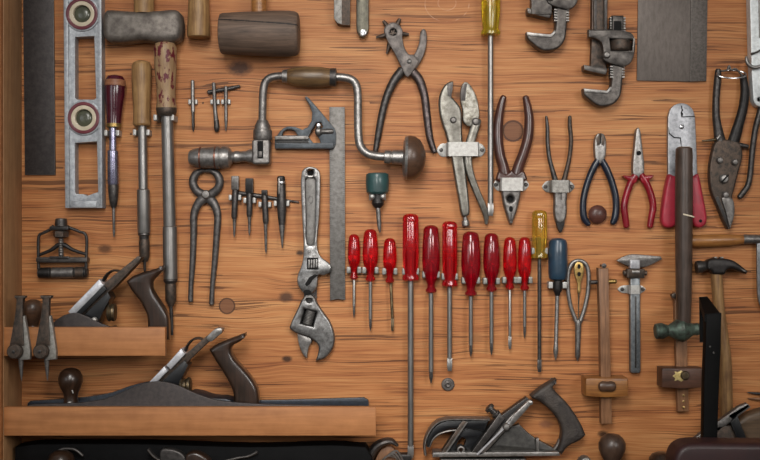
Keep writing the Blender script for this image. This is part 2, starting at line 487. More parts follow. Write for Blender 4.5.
def spirit_level():
    t = thing('spirit_level', 'pale aluminium spirit level hanging upright with two ringed vials', 'level', 83, 80, 13)
    body = [(63.5, -45), (101.5, -45), (102.8, 208), (65.5, 208)]
    w1 = [(75, 37), (94, 36), (96, 98), (94, 99.5), (77, 99.5), (75, 98)]
    w2 = [(75, 143), (96.8, 141.5), (98, 192), (92, 194), (87, 196), (83, 194), (76, 194), (75, 192)]
    m = M().plate(body, 0, 12.6, .5, [w1, w2, circ(82.2, 14, 13), circ(84, 118, 13)])
    m.build('frame', alu, t)
    m = M().plate([(63.5, -45), (68, -45), (70, 208), (65.5, 208)], 12, 14.6, .6)
    m.build('rail', alu, t)
    m = M().plate([(97.5, -45), (101.5, -45), (102.8, 208), (99, 208)], 12, 14.6, .6)
    m.build('rail', alu, t)
    M().plate([(71.6, 201), (97, 201), (97, 207.8), (71.6, 207.8)], 12, 14.4, .6).build('end_cap', alu, t)
    for (x, y) in ((82.2, 14), (84, 118)):
        b = M().plate(circ(x, y, 17.6, 36), 2, 14, .8, [circ(x, y, 14.8, 36)]).build('vial_housing', alu, t)
        M().plate(circ(x, y, 16, 36), 4, 15.2, .6, [circ(x, y, 12.6, 36)]).build('outer_ring', maroon_ring, b)
        M().plate(circ(x, y, 13, 36), 4, 14.6, .8, [circ(x, y, 8.6, 36)]).build('inner_ring', ivory, b)
        M().knob(x, y, [(3, 8.9), (10, 8.9), (12, 7), (12.8, 4), (13, .1)], 24).build('vial', vial_glass, b)
spirit_level()

def sledge():
    t = thing('sledgehammer', 'heavy grey iron sledgehammer head hanging at the top left', 'hammer', 142, 26, 26)
    ol = sm([(103, 14), (107, 9.5), (122, 10), (142, 11), (164, 9.5), (174, 9), (180, 13), (181.6, 26), (180, 36), (175, 41), (160, 42), (142, 40), (122, 42), (109, 41), (103.5, 36), (102, 26)], 3)
    M().plate(ol, 0, 28, 7, back=True).build('head', metal('forged_sledge_iron', '7a736c', '564f4a', .5, .55, 60, bump=.3), t)
    M().lathe((142, 12, 17), (142, -70, 17), [(0, 10), (30, 10.4), (80, 11), (82, 10)], 20).build('handle', ash_z, t)
sledge()

def push_driver(label, hx, ht, hb, prof, handle_mat, segs, chuck, clip_args, clip_label, z=None, cap=None, low=None, ferr=None):
    r = max(p[1] for p in prof); z = z or r
    ZA = lambda y: z + (min(r, z) - z)*max(0, min(1, (y - ht)/(225 - ht)))
    t = thing('push_screwdriver', label, 'screwdriver', hx[0], ht, z, 'long spiral push screwdrivers')
    M().lathe((hx[0], ht, ZA(ht)), (hx[1], hb, ZA(hb)), prof, 24).build('handle', handle_mat, t)
    if cap: M().lathe((hx[0], ht + cap[0], z), (hx[1], hb, z), cap[1], 24).build('handle_band', cap[2], t)
    if ferr: M().lathe((hx[0] + (hx[1]-hx[0])*.9, ferr[0], ZA(ferr[0])), (hx[1], hb + 30, ZA(hb + 30)), ferr[1], 24).build('ferrule', ferr[2], t)
    for nm, x0, y0, x1, y1, pr, mt in segs:
        M().lathe((x0, y0, ZA(y0)), (x1, y1, ZA(y1)), pr, 20).build(nm, mt, t)
    clip(*clip_args, clip_label, z=z + 2)
    return t
push_driver('burgundy handled push screwdriver with a bright chrome barrel and thin bit', (115.5, 114), 75, 127,
    [(0, 4), (1.2, 7.5), (4, 9.2), (10, 10.2), (20, 9.9), (36, 8), (48, 7.2), (52, 7.4)], burgundy,
    [('shaft', 113, 127, 113, 151, [(0, 3.6), (24, 3.6)], purple_chrome),
     ('barrel', 113, 150, 113.4, 185, [(0, 3.8), (1, 5.3), (33, 5.5), (35, 5)], purple_chrome),
     ('chuck', 113.4, 184, 113.6, 208, [(0, 4.8), (3, 5.2), (14, 4.6), (21, 3.4), (24, 2)], steel_dark),
     ('bit', 113.6, 207, 114, 237, [(0, 1.5), (26, 1.3), (30, .5)], steel_mid)], None,
    (113, 133.5, 4.2, ), 'spring clip gripping the burgundy push screwdriver',
    cap=(5, [(0, 9.6), (.3, 9.9), (6, 10.7), (6.4, 10.2)], wood('bare_wood_band', '9a6a4a', '7a4a34', 'x')), ferr=(123.6, [(0, 7.6), (3.5, 7.5), (4.2, 6)], brass))
push_driver('plain ash handled push screwdriver with a stepped steel barrel', (141.5, 142), 61, 126,
    [(0, 5), (1.5, 8), (5, 9.8), (20, 9.8), (45, 8.6), (58, 8.6), (63, 9.2), (65, 8)], ash_z,
    [('shaft', 142.4, 126, 143.2, 190, [(0, 4.6), (64, 4.6)], shaft_steel),
     ('barrel', 143.3, 189, 144, 233, [(0, 5), (1, 6.4), (42, 6.4), (44, 6)], shaft_steel),
     ('collar', 144, 232, 144.2, 240, [(0, 5.6), (3, 6), (4, 5), (8, 4.6)], steel_dark),
     ('chuck', 144.2, 239, 144.5, 262, [(0, 4.6), (3, 5.4), (18, 5.2), (23, 3)], brown_iron),
     ('bit', 144.5, 261, 144.8, 272, [(0, 1.6), (9, 1.4), (11, .6)], steel_dark)], None,
    (142.3, 133, 5, ), 'spring clip gripping the ash handled push screwdriver')
push_driver('largest push screwdriver with red paint flaking off its wooden handle', (165, 166), 42, 116,
    [(0, 6), (1.5, 9.6), (6, 11.4), (22, 11), (48, 9.3), (60, 9.2), (64, 10.2), (66, 10.2)], flake_w,
    [('shaft', 166.6, 115, 168.2, 228, [(0, 6), (112, 6.2)], shaft_steel),
     ('barrel', 168.3, 226, 169, 280, [(0, 6.2), (1, 7.2), (53, 7.2), (54, 6.5)], shaft_steel),
     ('collar', 169, 279, 169.1, 284, [(0, 7), (2, 7.2), (5, 5.4)], steel_dark),
     ('chuck', 169.1, 283, 169.6, 307, [(0, 5), (3, 5.6), (18, 5.4), (24, 2.6)], brown_iron),
     ('bit', 169.6, 306, 170.5, 336, [(0, 1.9), (24, 1.8), (30, 1.2)], steel_dark)], None,
    (166.5, 119, 6.8, ), 'spring clip gripping the largest push screwdriver', z=19,
    ferr=(106, [(0, 9.6), (2, 10.4), (7, 9.8), (10, 8)], brown_iron))

t = thing('tool_handle', 'end of a light wooden tool handle hanging in from the top', 'handle', 198, 0, 12)
M().lathe((198.5, -80, 12), (198.8, 38, 12), [(0, 9), (60, 9.6), (100, 11), (114, 11.6), (117, 11.2), (118, 9.5)], 24).build('handle', ash_z, t)

def mallet():
    t = thing('wooden_mallet', 'weathered barrel-headed wooden mallet with a long crack', 'mallet', 259, 33, 24)
    M().lathe((220, 33.5, 23), (299, 33.5, 23), [(0, 17.5), (.8, 19.6), (3, 20.4), (25, 21.6), (50, 22.6), (68, 22.8), (75, 22), (78, 20.4), (79, 18)], 32).build('head', mallet_w, t)
    M().lathe((259, 16, 23), (259, -70, 23), [(0, 7.6), (80, 8.4), (86, 8)], 18).build('handle', tan_x, t)
mallet()

def small_bits():
    t = thing('drill_bit', 'slim straight twist bit in a clip, left of the small gimlets', 'bit', 193, 80, 3)
    M().sweep([(192.6, 81, 3, 1.9), (192.8, 100, 3, 1.9), (193, 112, 3, 2)], 12, 3).build('shank', steel, t)
    M().lathe((193, 111, 3), (193.4, 132, 3), [(0, 1.9), (1, 2.2), (14, 2.3), (18, 1.6), (21, .4)], 14, (2, .35)).build('tip', steel_dark, t)
    clip(193, 102, 2, 'small clip holding the slim twist bit', 2.6, 5, 5, h=3)
    t = thing('gouge_bit', 'slightly bent bit with a wide dark end between twist bit and gimlet', 'bit', 215, 83, 4)
    M().sweep([(214, 83.5, 6, 1.9), (214.6, 98, 5, 1.9), (215.3, 112, 4, 2), (216.3, 122, 3.4, 2.4)], 12, 4).build('shank', steel_mid, t)
    M().sweep([(216.2, 120, 3.4, 2.4), (216.6, 127, 3.2, 2.9), (216.6, 131, 3.2, 2)], 12, 4).build('tip', steel_dark, t)
    clip(215, 102, 2, 'small clip holding the bent wide-ended bit', 2.6, 5, 6, h=4)
    t = thing('gimlet', 'small T-handled gimlet with a tilted dark crossbar', 'gimlet', 226, 87, 3)
    M().sweep([(208.5, 92.4, 2.6, 2.4), (216, 90.8, 2.6, 2), (230, 88.4, 2.6, 2.1), (239.5, 86.2, 2.6, 1.6)], 12, 4).build('crossbar', steel_dark, t)
    M().sweep([(226, 87, 4, 2), (226, 110, 3.4, 1.7), (226, 122, 3, 1.6), (225.8, 131, 2.6, .5)], 12, 4).build('shank', steel_mid, t)
    clip(226, 102, 2, 'small clip holding the T-handled gimlet', 2.6, 5, 5.5, h=3)
small_bits()

def brace():
    h = 14
    t = thing('bit_brace', 'large cranked steel bit brace with a wooden grip and round head', 'brace', 300, 150, h)
    ck = M().lathe((188, 157.5, 11.5), (232, 157.5, 11.5), [(0, 4), (1, 6.5), (4, 8.4), (9, 9.6), (11, 10), (12, 9.4), (13, 10.2), (26, 11), (27, 10.3), (28, 11.2), (31, 11.2), (31.6, 10.4), (33, 10.4), (33.6, 11.3), (38, 11.2), (41, 10.2), (42, 8.5), (44, 6)], 28).build('chuck', steel, t)
    for d in (11.2, 26.4): M().lathe((188 + d, 157.5, 11.5), (240, 157.5, 11.5), [(0, 10.3 + d*.02), (.3, 10.8 + d*.02), (1.6, 10.8 + d*.02), (1.9, 10.3 + d*.02)], 28).build('copper_ring', metal('copper_tinted_ring', '8a5a48', '5c4038', .4), ck)
    M().lathe((231, 157, 11.5), (254, 156, 12), [(0, 5.2), (3, 5.6), (4, 6.2), (8, 6), (9, 5.4), (15, 5.6), (18, 7), (23, 7.6)], 20).build('spindle', steel, t)
    bx = M().plate(rrect(252.5, 139.5, 270.5, 165, 3), 2, 21, 2.4, back=True).build('ratchet_box', steel_mid, t)
    M().solid(258.2, 141.5, 264, 159, 19.5, 21.6, .3).build('pawl_slot', dark_hole, bx)
    M().solid(259.4, 152, 262.8, 157.5, 20.5, 22, .4).build('pawl', steel_dark, bx)
    M().lathe((262.5, 120, 14), (262.5, 141, 13), [(0, 5.4), (2, 6.2), (6, 8.2), (9, 8.4), (9.6, 9.4), (11, 9.8), (18, 9.8), (20, 9)], 24, (24, .03)).build('selector_ring', steel_mid, t)
    M().sweep([(262.3, 123, 14, 4), (262.6, 108, 14, 4), (263.2, 92, 14, 4), (265, 83, 14, 4), (270, 78, 14, 4), (278, 76.3, 14, 4), (286, 76, 14, 4)], 16).build('crank', steel_mid, t)
    M().lathe((283, 76.4, 14), (336, 77.4, 14), [(0, 4.8), (1, 6), (5, 6.8), (6, 7.6), (12, 9.4), (24, 10.4), (38, 10.2), (46, 9), (47, 8.6), (52, 7.6), (53, 5)], 26).build('grip', brace_w, t)
    for x, r, d in ((282, 6.4, 6), (329.5, 9, 7)):
        M().lathe((x, 76.4 + (x-282)*.02, 14), (x + 10, 76.6 + (x-282)*.02, 14), [(0, r - 1.4), (.6, r), (d - .6, r + .5), (d, r - 1)], 26).build('ferrule', steel if x < 300 else steel_dark, t)
    M().sweep([(333, 77.2, 14, 4.2), (344, 77.6, 14, 4.2), (352, 80, 14.2, 4.2), (356.5, 86, 14.6, 4.2), (357.8, 96, 15, 4.1), (358, 112, 16, 4.1), (358.3, 132, 17, 4.1), (360, 145, 18, 4.1), (366, 153, 19, 4.1), (375, 156.3, 20, 4.2), (386, 157, 20.5, 4.3)], 16).build('crank', steel, t)
    M().lathe((384, 157.2, 20.5), (404, 158, 21.5), [(0, 5), (.8, 6.6), (6, 6.8), (6.6, 5.8), (8, 5.8), (8.6, 7), (19, 7.6), (20, 7)], 22).build('collar', steel, t)
    M().lathe((402.5, 158.2, 22), (409, 158.4, 22), [(0, 8), (.5, 16), (2, 21), (4.6, 22), (5.4, 20)], 32).build('head_plate', steel, t)
    M().lathe((406.5, 158.3, 22), (427, 158.9, 22), [(0, 21.6), (3, 22.2), (8, 21.4), (13, 18), (16.5, 12), (18.4, 6), (19, .1)], 32).build('head', walnut, t)
brace()

def combination_square():
    t = thing('combination_square', 'combination square with a dark cast head and long graduated blade', 'square', 337, 203, 5)
    M().plate([(329.3, 107), (344.8, 107), (345.2, 300), (337, 299), (330, 300.5)], 3.2, 5.2, .3, back=True).build('blade', rule_steel, t)
    ol = [(275, 148.5), (274.8, 138.5), (277, 136.3), (280, 131.5), (284, 128), (289, 126.3), (296, 127.2), (302.5, 130), (308, 127), (311.5, 121), (312.4, 113), (309.5, 105.5), (304.8, 97.8), (306.2, 96.2), (309, 98.2), (321, 112), (335, 129), (336.4, 134), (336, 144), (334, 148.5)]
    h1 = [(282, 135.5), (283.5, 132), (287, 129.8), (291, 129.6), (295, 131.2), (297.6, 135.5)]
    h2 = [(316.5, 123), (321, 122.5), (323, 127), (319, 131), (317, 135.5), (320, 140), (320.4, 143), (313.5, 143), (308.6, 137), (311.5, 131)]
    hd = M().plate(ol, 0, 7.5, .9, [h1, h2]).build('head', grey_blue, t)
    M().plate(rrect(275, 136.2, 309, 140.4, 1.4), 6, 10.5, 1).build('upper_fence', steel_mid, hd)
    M().plate(rrect(275, 143.2, 334, 149.3, 1.8), 0, 10.5, 1.2).build('lower_fence', grey_blue, hd)
    M().solid(276, 140.8, 309, 143, 7, 7.9, .2).build('fence_groove', black_iron, hd)
    M().lathe((315.2, 132, 7), (334, 131.4, 7), [(0, 1.8), (.6, 3), (2, 4.8), (5, 4.8), (6, 3.4), (7, 2.8), (17, 2.8), (18.4, 2)], 18).build('clamp_nut', steel_mid, hd)
    M().knob(318.8, 126, [(3, 2.6), (9, 2.6), (10, 1.8), (10.3, .1)], 14).build('screw', chrome, hd)
combination_square()

def pincers():
    t = thing('pincers', 'old dark iron carpenter pincers with round jaws and long straight arms', 'pincers', 206, 194, 5)
    arms = {1: ((197.5, 205), (193.8, 216), (193.6, 235), (192.6, 262), (191, 285), (190.6, 301)), -1: ((214.6, 205), (217.6, 216), (216.6, 235), (214.6, 262), (212.4, 285), (211.4, 304))}
    for s, nm in ((1, 'arm'), (-1, 'arm')):
        a = arms[s]
        z = 5 if s > 0 else 4.2
        X = lambda x: 206.3 + s*(x - 206.3)
        M().sweep([(X(205), 171.5, z, 1.6, 4), (X(211), 171, z, 2.6, 4), (X(217), 174.4, z, 4, 4.2), (X(219.8), 181, z, 4.2, 4.2), (X(218), 188, z, 4.2, 4), (X(213), 193, z, 4.6, 3.2), (X(204), 198, z, 5, 3), (*a[0], z, 4.4, 3.4), (*a[1], z, 3.8, 3.6), (*a[2], z, 3.4, 3.4), (*a[3], z, 3, 3), (*a[4], z, 2.5, 2.5), (*a[5], z, 2.6, 2.6)], 14, 5).build(nm, metal('forged_pincer_iron', '625e5c', '403d3c', .45, .65) if s > 0 else bpy.data.materials['forged_pincer_iron'], t)
    M().knob(206.2, 194.5, [(0, 4.6), (8, 4.6), (9.4, 3.4), (9.8, .1)], 18).build('rivet', steel_mid, t)
pincers()

def punches():
    g = 'row of four dark punches below the brace'
    t = thing('tapered_rod', 'thin dark tapered rod lying slantwise behind the four punches', 'rod', 268, 197, 2)
    M().sweep([(236, 192.6, 2.4, 2.2), (246, 194, 2.4, 2.3), (262, 196.4, 2.2, 2.3), (280, 199.3, 2, 1.7), (298.5, 202.2, 1.8, .8)], 12, 4).build('rod', steel_dark, t)
    def punch(lbl, x0, y0, hw, hh, ym, r, x1, yt, hm, z=8):
        t = thing('nail_punch', lbl, 'punch', x0, y0, z, g)
        M().plate(rrect(x0 - hw, y0, x0 + hw, y0 + hh, .8), z - hw, z + hw, .9, back=True).build('struck_head', hm, t)
        M().lathe((x0, y0 + hh - 1, z), (x1, ym, z), [(0, r*.9), (1.5, r), (ym - y0 - hh - 2, r), (ym - y0 - hh + 1, r*.75)], 16).build('body', steel_dark, t)
        M().lathe((x1 - (x1-x0)*.3, ym - 1, z), (x1, yt, z), [(0, r*.72), (2, r*.6), (yt - ym - 3, r*.36), (yt - ym + .5, .3)], 14).build('point', steel_mid, t)
    punch('punch with a worn grey square head, leftmost of the four', 235.3, 176, 3.7, 14, 219, 3, 234.2, 238, steel_mid)
    punch('punch with a black square head, second of the four', 249.5, 178.4, 3.9, 15, 217, 3, 249.4, 236, black_iron)
    punch('short-headed punch hanging lowest, third of the four', 264.5, 190, 3, 6, 224, 3.1, 266, 254, black_iron)
    t = thing('scribing_pen', 'dark pocket scriber with a capped top and pen clip, rightmost of the four', 'scriber', 281, 176, 8)
    M().lathe((281, 176, 8), (281.3, 186, 8), [(0, 3), (1, 4), (8, 4.2), (10, 3.8)], 18).build('cap', black_iron, t)
    M().lathe((281.2, 184, 8), (282, 226, 8), [(0, 3.6), (1, 4.3), (12, 4.6), (26, 4.6), (36, 3.8), (42, 3)], 18).build('body', steel_dark, t)
    M().lathe((282, 225, 8), (282.3, 249, 8), [(0, 3.2), (4, 2.8), (12, 1.7), (23, .5)], 16).build('point', steel_mid, t)
    M().solid(278.6, 178, 280.2, 194, 11.5, 12.6, .3).build('pen_clip', steel_mid, t)
    M().lathe((281.3, 181.3, 8), (281.3, 184, 8), [(0, 4.3), (.3, 4.6), (2, 4.6), (2.4, 4.2)], 18).build('band', chrome, t)
    for x, y, gp, l in ((235, 197.5, 3.2, 'grey-headed punch'), (249.6, 200.5, 3.2, 'black-headed punch'), (264.8, 204.5, 3.3, 'lowest-hanging punch'), (281.6, 203.5, 4.8, 'capped pocket scriber')):
        clip(x, y, gp, 'bright spring clip gripping the ' + l, 3, 5.5, 10, h=8)
punches()

def wrenches():
    t = thing('adjustable_wrench', 'large adjustable wrench with open jaws pointing down, below the longer one', 'wrench', 310, 292, 9)
    M().plate(rrect(303.5, 176, 316.5, 304, 5), 0, 3.2, .6).build('handle', steel_dark, t)
    ol = sm([(303.6, 297.5), (306, 295.6), (312.6, 295.6), (315, 297.5), (317.8, 304), (323, 312), (329.5, 321), (333.5, 331), (334.6, 341), (331.5, 351), (324.5, 358.5), (315.5, 361.3, 1), (317.8, 354), (318.6, 347), (315.5, 342), (309, 338), (301.5, 335.5), (293, 331.5), (289.2, 328, 1), (292.5, 319), (298, 308), (301, 301)], 3)
    hd = M().plate(ol, 0, 10, 2.2, [[(304.5, 309), (316.8, 311.8), (313, 326.5), (300.5, 323.5)], circ(309, 299.6, 2.6, 14)]).build('head', metal('polished_wrench_steel', '8e8d8c', '565351', .34), t)
    M().plate(sm([(297, 331, 1), (304, 334), (310, 338), (311.5, 342), (309, 347), (307.6, 353), (307, 358.5, 1), (304.5, 357), (300.5, 350), (297.8, 341)], 3), 1, 8.4, 1.4, back=True).build('moving_jaw', steel, t)
    M().solid(301, 309, 316, 326, 0, 2.5, .2).build('screw_recess', dark_hole, hd)
    m = M().lathe((311, 310.5, 5.4), (306.8, 325, 5.4), [(q*1.5 + e*.5, 4.9 - (e % 2)*1.1) for q in range(10) for e in (0, 1, 2)][:30], 18)
    m.build('knurl', steel, t)
    t = thing('adjustable_wrench', 'longer adjustable wrench with a recessed handle and closed jaw, hanging above', 'wrench', 310, 172, 12)
    out = sm([(302, 171.5), (305, 168), (310.3, 166.5), (316, 168), (319.6, 172), (320.4, 182), (319.4, 214), (317.3, 240), (317.8, 250), (321, 257), (328, 262.5), (331.3, 267), (330, 272), (324, 275.5), (318.5, 275), (317.6, 281), (317, 287), (312.5, 293.2), (306.5, 294.8), (300.6, 290), (297.3, 283), (297.8, 275), (301, 267), (303.3, 256), (303.4, 240), (302, 214), (300.8, 182)], 3)
    rec = sm([(305.5, 180), (310.4, 177.6), (315.6, 180), (315.2, 214), (313.8, 244), (307, 244), (306.2, 214)], 3)
    hd = M().plate(out, 5.6, 13.6, 1.8, [rec, circ(310.4, 172.3, 3.2, 16)], back=True).build('body', metal('wrench_steel', '8c8b8a', '555250', .34), t)
    pn = M().plate(inset(rec[::-1] if area(rec) < 0 else rec, .2), 5.6, 10, .3).build('handle_panel', metal('wrench_panel', '7a7774', '5e5b58', .5, .6), t)
    M().plate(circ(310.6, 199.5, 2.6, 20, 4), 9.7, 10.6, .2, [circ(310.6, 199.5, 1.8, 16, 3)]).build('stamped_mark', steel_dark, pn)
    M().knob(310.4, 172.3, [(4.2, 3.1), (6, 3.1), (6.4, .1)], 16).build('hanging_hole', dark_hole, hd)
    M().solid(307, 257.6, 318.4, 269.6, 12.4, 13.9, .3).build('screw_recess', dark_hole, hd)
    for q in range(4): M().plate(rrect(308.2 + q*2.5, 259.6 - q*.2, 310.1 + q*2.5, 268.2 - q*.2, .6, 2), 12.6, 15.2, .6).build('knurl', steel, hd)
    M().plate([(305, 284), (309.5, 277), (315, 274.2), (318.4, 275.2), (313, 279.5), (310, 284), (307, 286.5)], 12.6, 14, .15).build('jaw_gap', dark_hole, hd)
    M().plate(circ(307.3, 292.2, 4, 16, 2.6), 12.4, 13.9, .15).build('jaw_gap', dark_hole, hd)
wrenches()

def green_driver():
    t = thing('push_pin_driver', 'small driver with a dark green cap and short pointed bit', 'driver', 377, 173, 12)
    M().lathe((377.2, 173, 12), (377.5, 194.5, 12), [(0, 9), (.8, 11), (2.2, 11.7), (10, 12), (19, 11.4), (21, 9.6)], 28, (28, .03)).build('cap', green_cap, t)
    M().lathe((377.5, 193, 12), (378, 208, 12), [(0, 6), (6, 5.6), (8, 5.8), (10, 6.4), (13, 5), (15, 3)], 20).build('collar', black_iron, t)
    M().sweep([(378, 206, 12, 2.4), (378.6, 216, 12, 2.4), (379.4, 227, 12, 2), (380, 232.5, 12, .6)], 12, 4).build('bit', steel_mid, t)
    t = thing('ball_clip', 'clip with two steel balls under the green cap', 'clip', 377, 197, 10)
    M().solid(369, 193, 386, 200, 0, 1, .3).build('back_plate', galv_dull, t)
    for x in (372.2, 382.8):
        M().lathe((x, 196.5, 0), (x, 196.5, 1), [(0, 1.8), (12, 1.8), (13, 2.6), (15, 3.3), (17, 2.8), (18.4, 1.4), (18.6, .1)], 14).build('ball', galv, t)
green_driver()

def top_bars():
    t = thing('steel_bar', 'square steel bar end with a pale slanted face, at the top edge', 'bar', 342, 0, 8)
    M().plate([(334.3, -60), (350.5, -60), (350, 26), (342, 25.8), (337.6, 24.3), (334.8, 19)], -.3, 12, .8).build('bar', brown_iron, t)
    M().plate([(333.9, -60), (342, -60), (342, 25.2), (337.4, 24), (334.2, 19)], 11, 13.4, .6).build('pale_face', galv_dull, t)
    t = thing('steel_bar', 'round-ended olive grey steel bar with a bright tip, at the top edge', 'bar', 363, 0, 8)
    M().plate(sm([(356, -60, 1), (368.8, -60, 1), (368.8, 29, 1), (366.8, 35), (363, 37.8), (359, 35.5), (356.4, 29, 1)], 4), 0, 10, 1.6).build('bar', metal('olive_grey_steel', '5e5b50', '45423a', .4, .7), t)
    M().lathe((363.2, 33, 4), (363.2, 32.8, 12), [(0, 4.4), (5, 4.2), (6.6, 3), (7.2, .1)], 18).build('tip', chrome, t)  # chrome bead standing in for the highlight on the rounded end
top_bars()

def leather_punch():
    t = thing('leather_punch', 'rotary leather punch pliers with star of dark punch tubes', 'punch pliers', 409, 62, 7)
    for x, y, r in ((383.2, 20.4, 1.8), (400, 18.2, 1.9), (376, 37.2, 1.3), (409, 34, 1.6), (386.6, 53.5, 1.2)):
        M().lathe((393, 33, 5), (x, y, 5), [(0, 2.6), (math.hypot(x-393, y-33)*.6, 2.4), (math.hypot(x-393, y-33)*.9, r), (math.hypot(x-393, y-33), r*.8)], 12).build('punch_tube', brown_iron, t)
    M().sweep([(402.5, 70, 5, 5, 4), (394.5, 80, 5, 4.6, 4), (386.8, 96, 5, 4, 4), (381.6, 116, 5, 3.8, 3.8), (378, 136, 5, 3.4, 3.4), (375.5, 151, 5, 2.6, 2.6)], 14).build('handle', steel_dark, t)
    M().sweep([(412, 71, 5, 5, 4), (419.5, 80, 5, 4.6, 4), (424.6, 96, 5, 4.1, 4), (427.2, 118, 5, 4, 4), (430, 138, 5, 3.6, 3.6), (434.6, 152, 5, 2.8, 2.8)], 14).build('handle', metal('plum_grey_steel', '655b59', '433c3c', .42), t)
    M().plate(sm([(420.2, 33), (422.5, 28.8), (425.6, 30), (427, 37), (426, 48), (422.6, 58), (416, 69), (409, 76), (404, 70), (410, 60), (415.5, 52), (419, 43)], 3), 1, 7.5, 1.6, back=True).build('anvil_jaw', punch_iron, t)
    M().plate(sm([(383.8, 31), (386.4, 25.6), (392.5, 23), (399, 25.2), (402.6, 31), (402.4, 38), (404.4, 48), (408.5, 54.5), (414, 55.5), (418.6, 62), (414, 70), (408.4, 77.4), (404.4, 75), (399.5, 64), (394, 53), (388, 43)], 3), 6.4, 11, 1.5, [circ(393.2, 32.6, 3.6, 8)], back=True).build('turret_jaw', punch_iron, t)
    M().knob(393.2, 32.6, [(3, 4.2), (7.2, 4.2), (7.5, .1)], 10).build('turret_socket', dark_hole, t)
    M().knob(409.2, 62, [(10, 2.6), (12, 2.4), (12.8, 1.4), (13, .1)], 14).build('rivet', steel, t)
leather_punch()
# ------------------------------------------------------------------ pliers along the middle
def locking_pliers():
    t = thing('locking_pliers', 'bright locking pliers with curved jaws open at the top', 'pliers', 460, 150, 9)
    bd = M().plate(sm([(438.6, 104), (439.8, 94), (444, 86), (449, 82.2), (453.2, 82), (452.2, 90), (450.8, 96), (456, 102), (461, 110), (461.6, 122), (462, 136), (464, 160), (467, 185), (469.6, 212), (466.5, 216.5), (461.5, 216), (458.5, 200), (454.2, 176), (449.6, 150), (444.5, 131), (440.3, 118)], 3), 0, 13, 2.2, back=True).build('fixed_body', plier_steel, t)
    M().plate([(447, 85), (453, 82.6), (452.2, 91), (451, 98), (447.4, 96)], 12.2, 13.4, .3).build('jaw_teeth', steel_dark, bd)
    mj = M().plate(sm([(460.4, 101), (460.6, 90), (463, 83), (467.5, 82.6), (471.5, 87), (476.5, 97), (479, 109), (479, 118), (475, 125), (468, 126.5), (463, 121), (462.6, 110)], 3), 2, 11, 1.6, back=True).build('moving_jaw', metal('worn_jaw_steel', '9b9890', '5d574c', .45), t)
    M().plate([(460.5, 101), (460.7, 90), (463.2, 83.6), (467, 84), (466, 92), (465, 101)], 10, 11.6, .3).build('jaw_teeth', steel_dark, mj)
    M().sweep([(477, 120, 8, 4.6, 4), (473.5, 132, 8, 4.6, 4), (469.8, 145, 8, 4.6, 4), (468, 160, 8, 4, 4), (471, 176, 8, 3.6, 4), (477, 192, 7.5, 3.4, 4), (483, 206, 7, 3.4, 3.6), (486.2, 216, 6.6, 2.8, 3), (486.4, 224, 6.4, 1.4, 2)], 14, 5, True).build('lever', plier_steel, t)
    M().lathe((464.6, 213, 6.5), (466.2, 227, 6.5), [(0, 3), (3, 3), (3.4, 2.4), (7, 2.4), (7.6, 4), (12.4, 4.2), (13.6, 3.2)], 16, (16, .06)).build('adjusting_screw', steel, t)
    for x, y, r, z in ((453, 120.5, 3.4, 12), (475.6, 121.8, 4, 11)):
        M().knob(x, y, [(z - 4, r), (z + 1.4, r), (z + 2.6, r*.6), (z + 2.8, .1)], 16).build('rivet', steel_mid, t)
    strap(437.3, 486.4, 447, 478.5, 142.5, 156.5, 15.5, 'wide bright strap across the locking pliers', galv, 9)
locking_pliers()

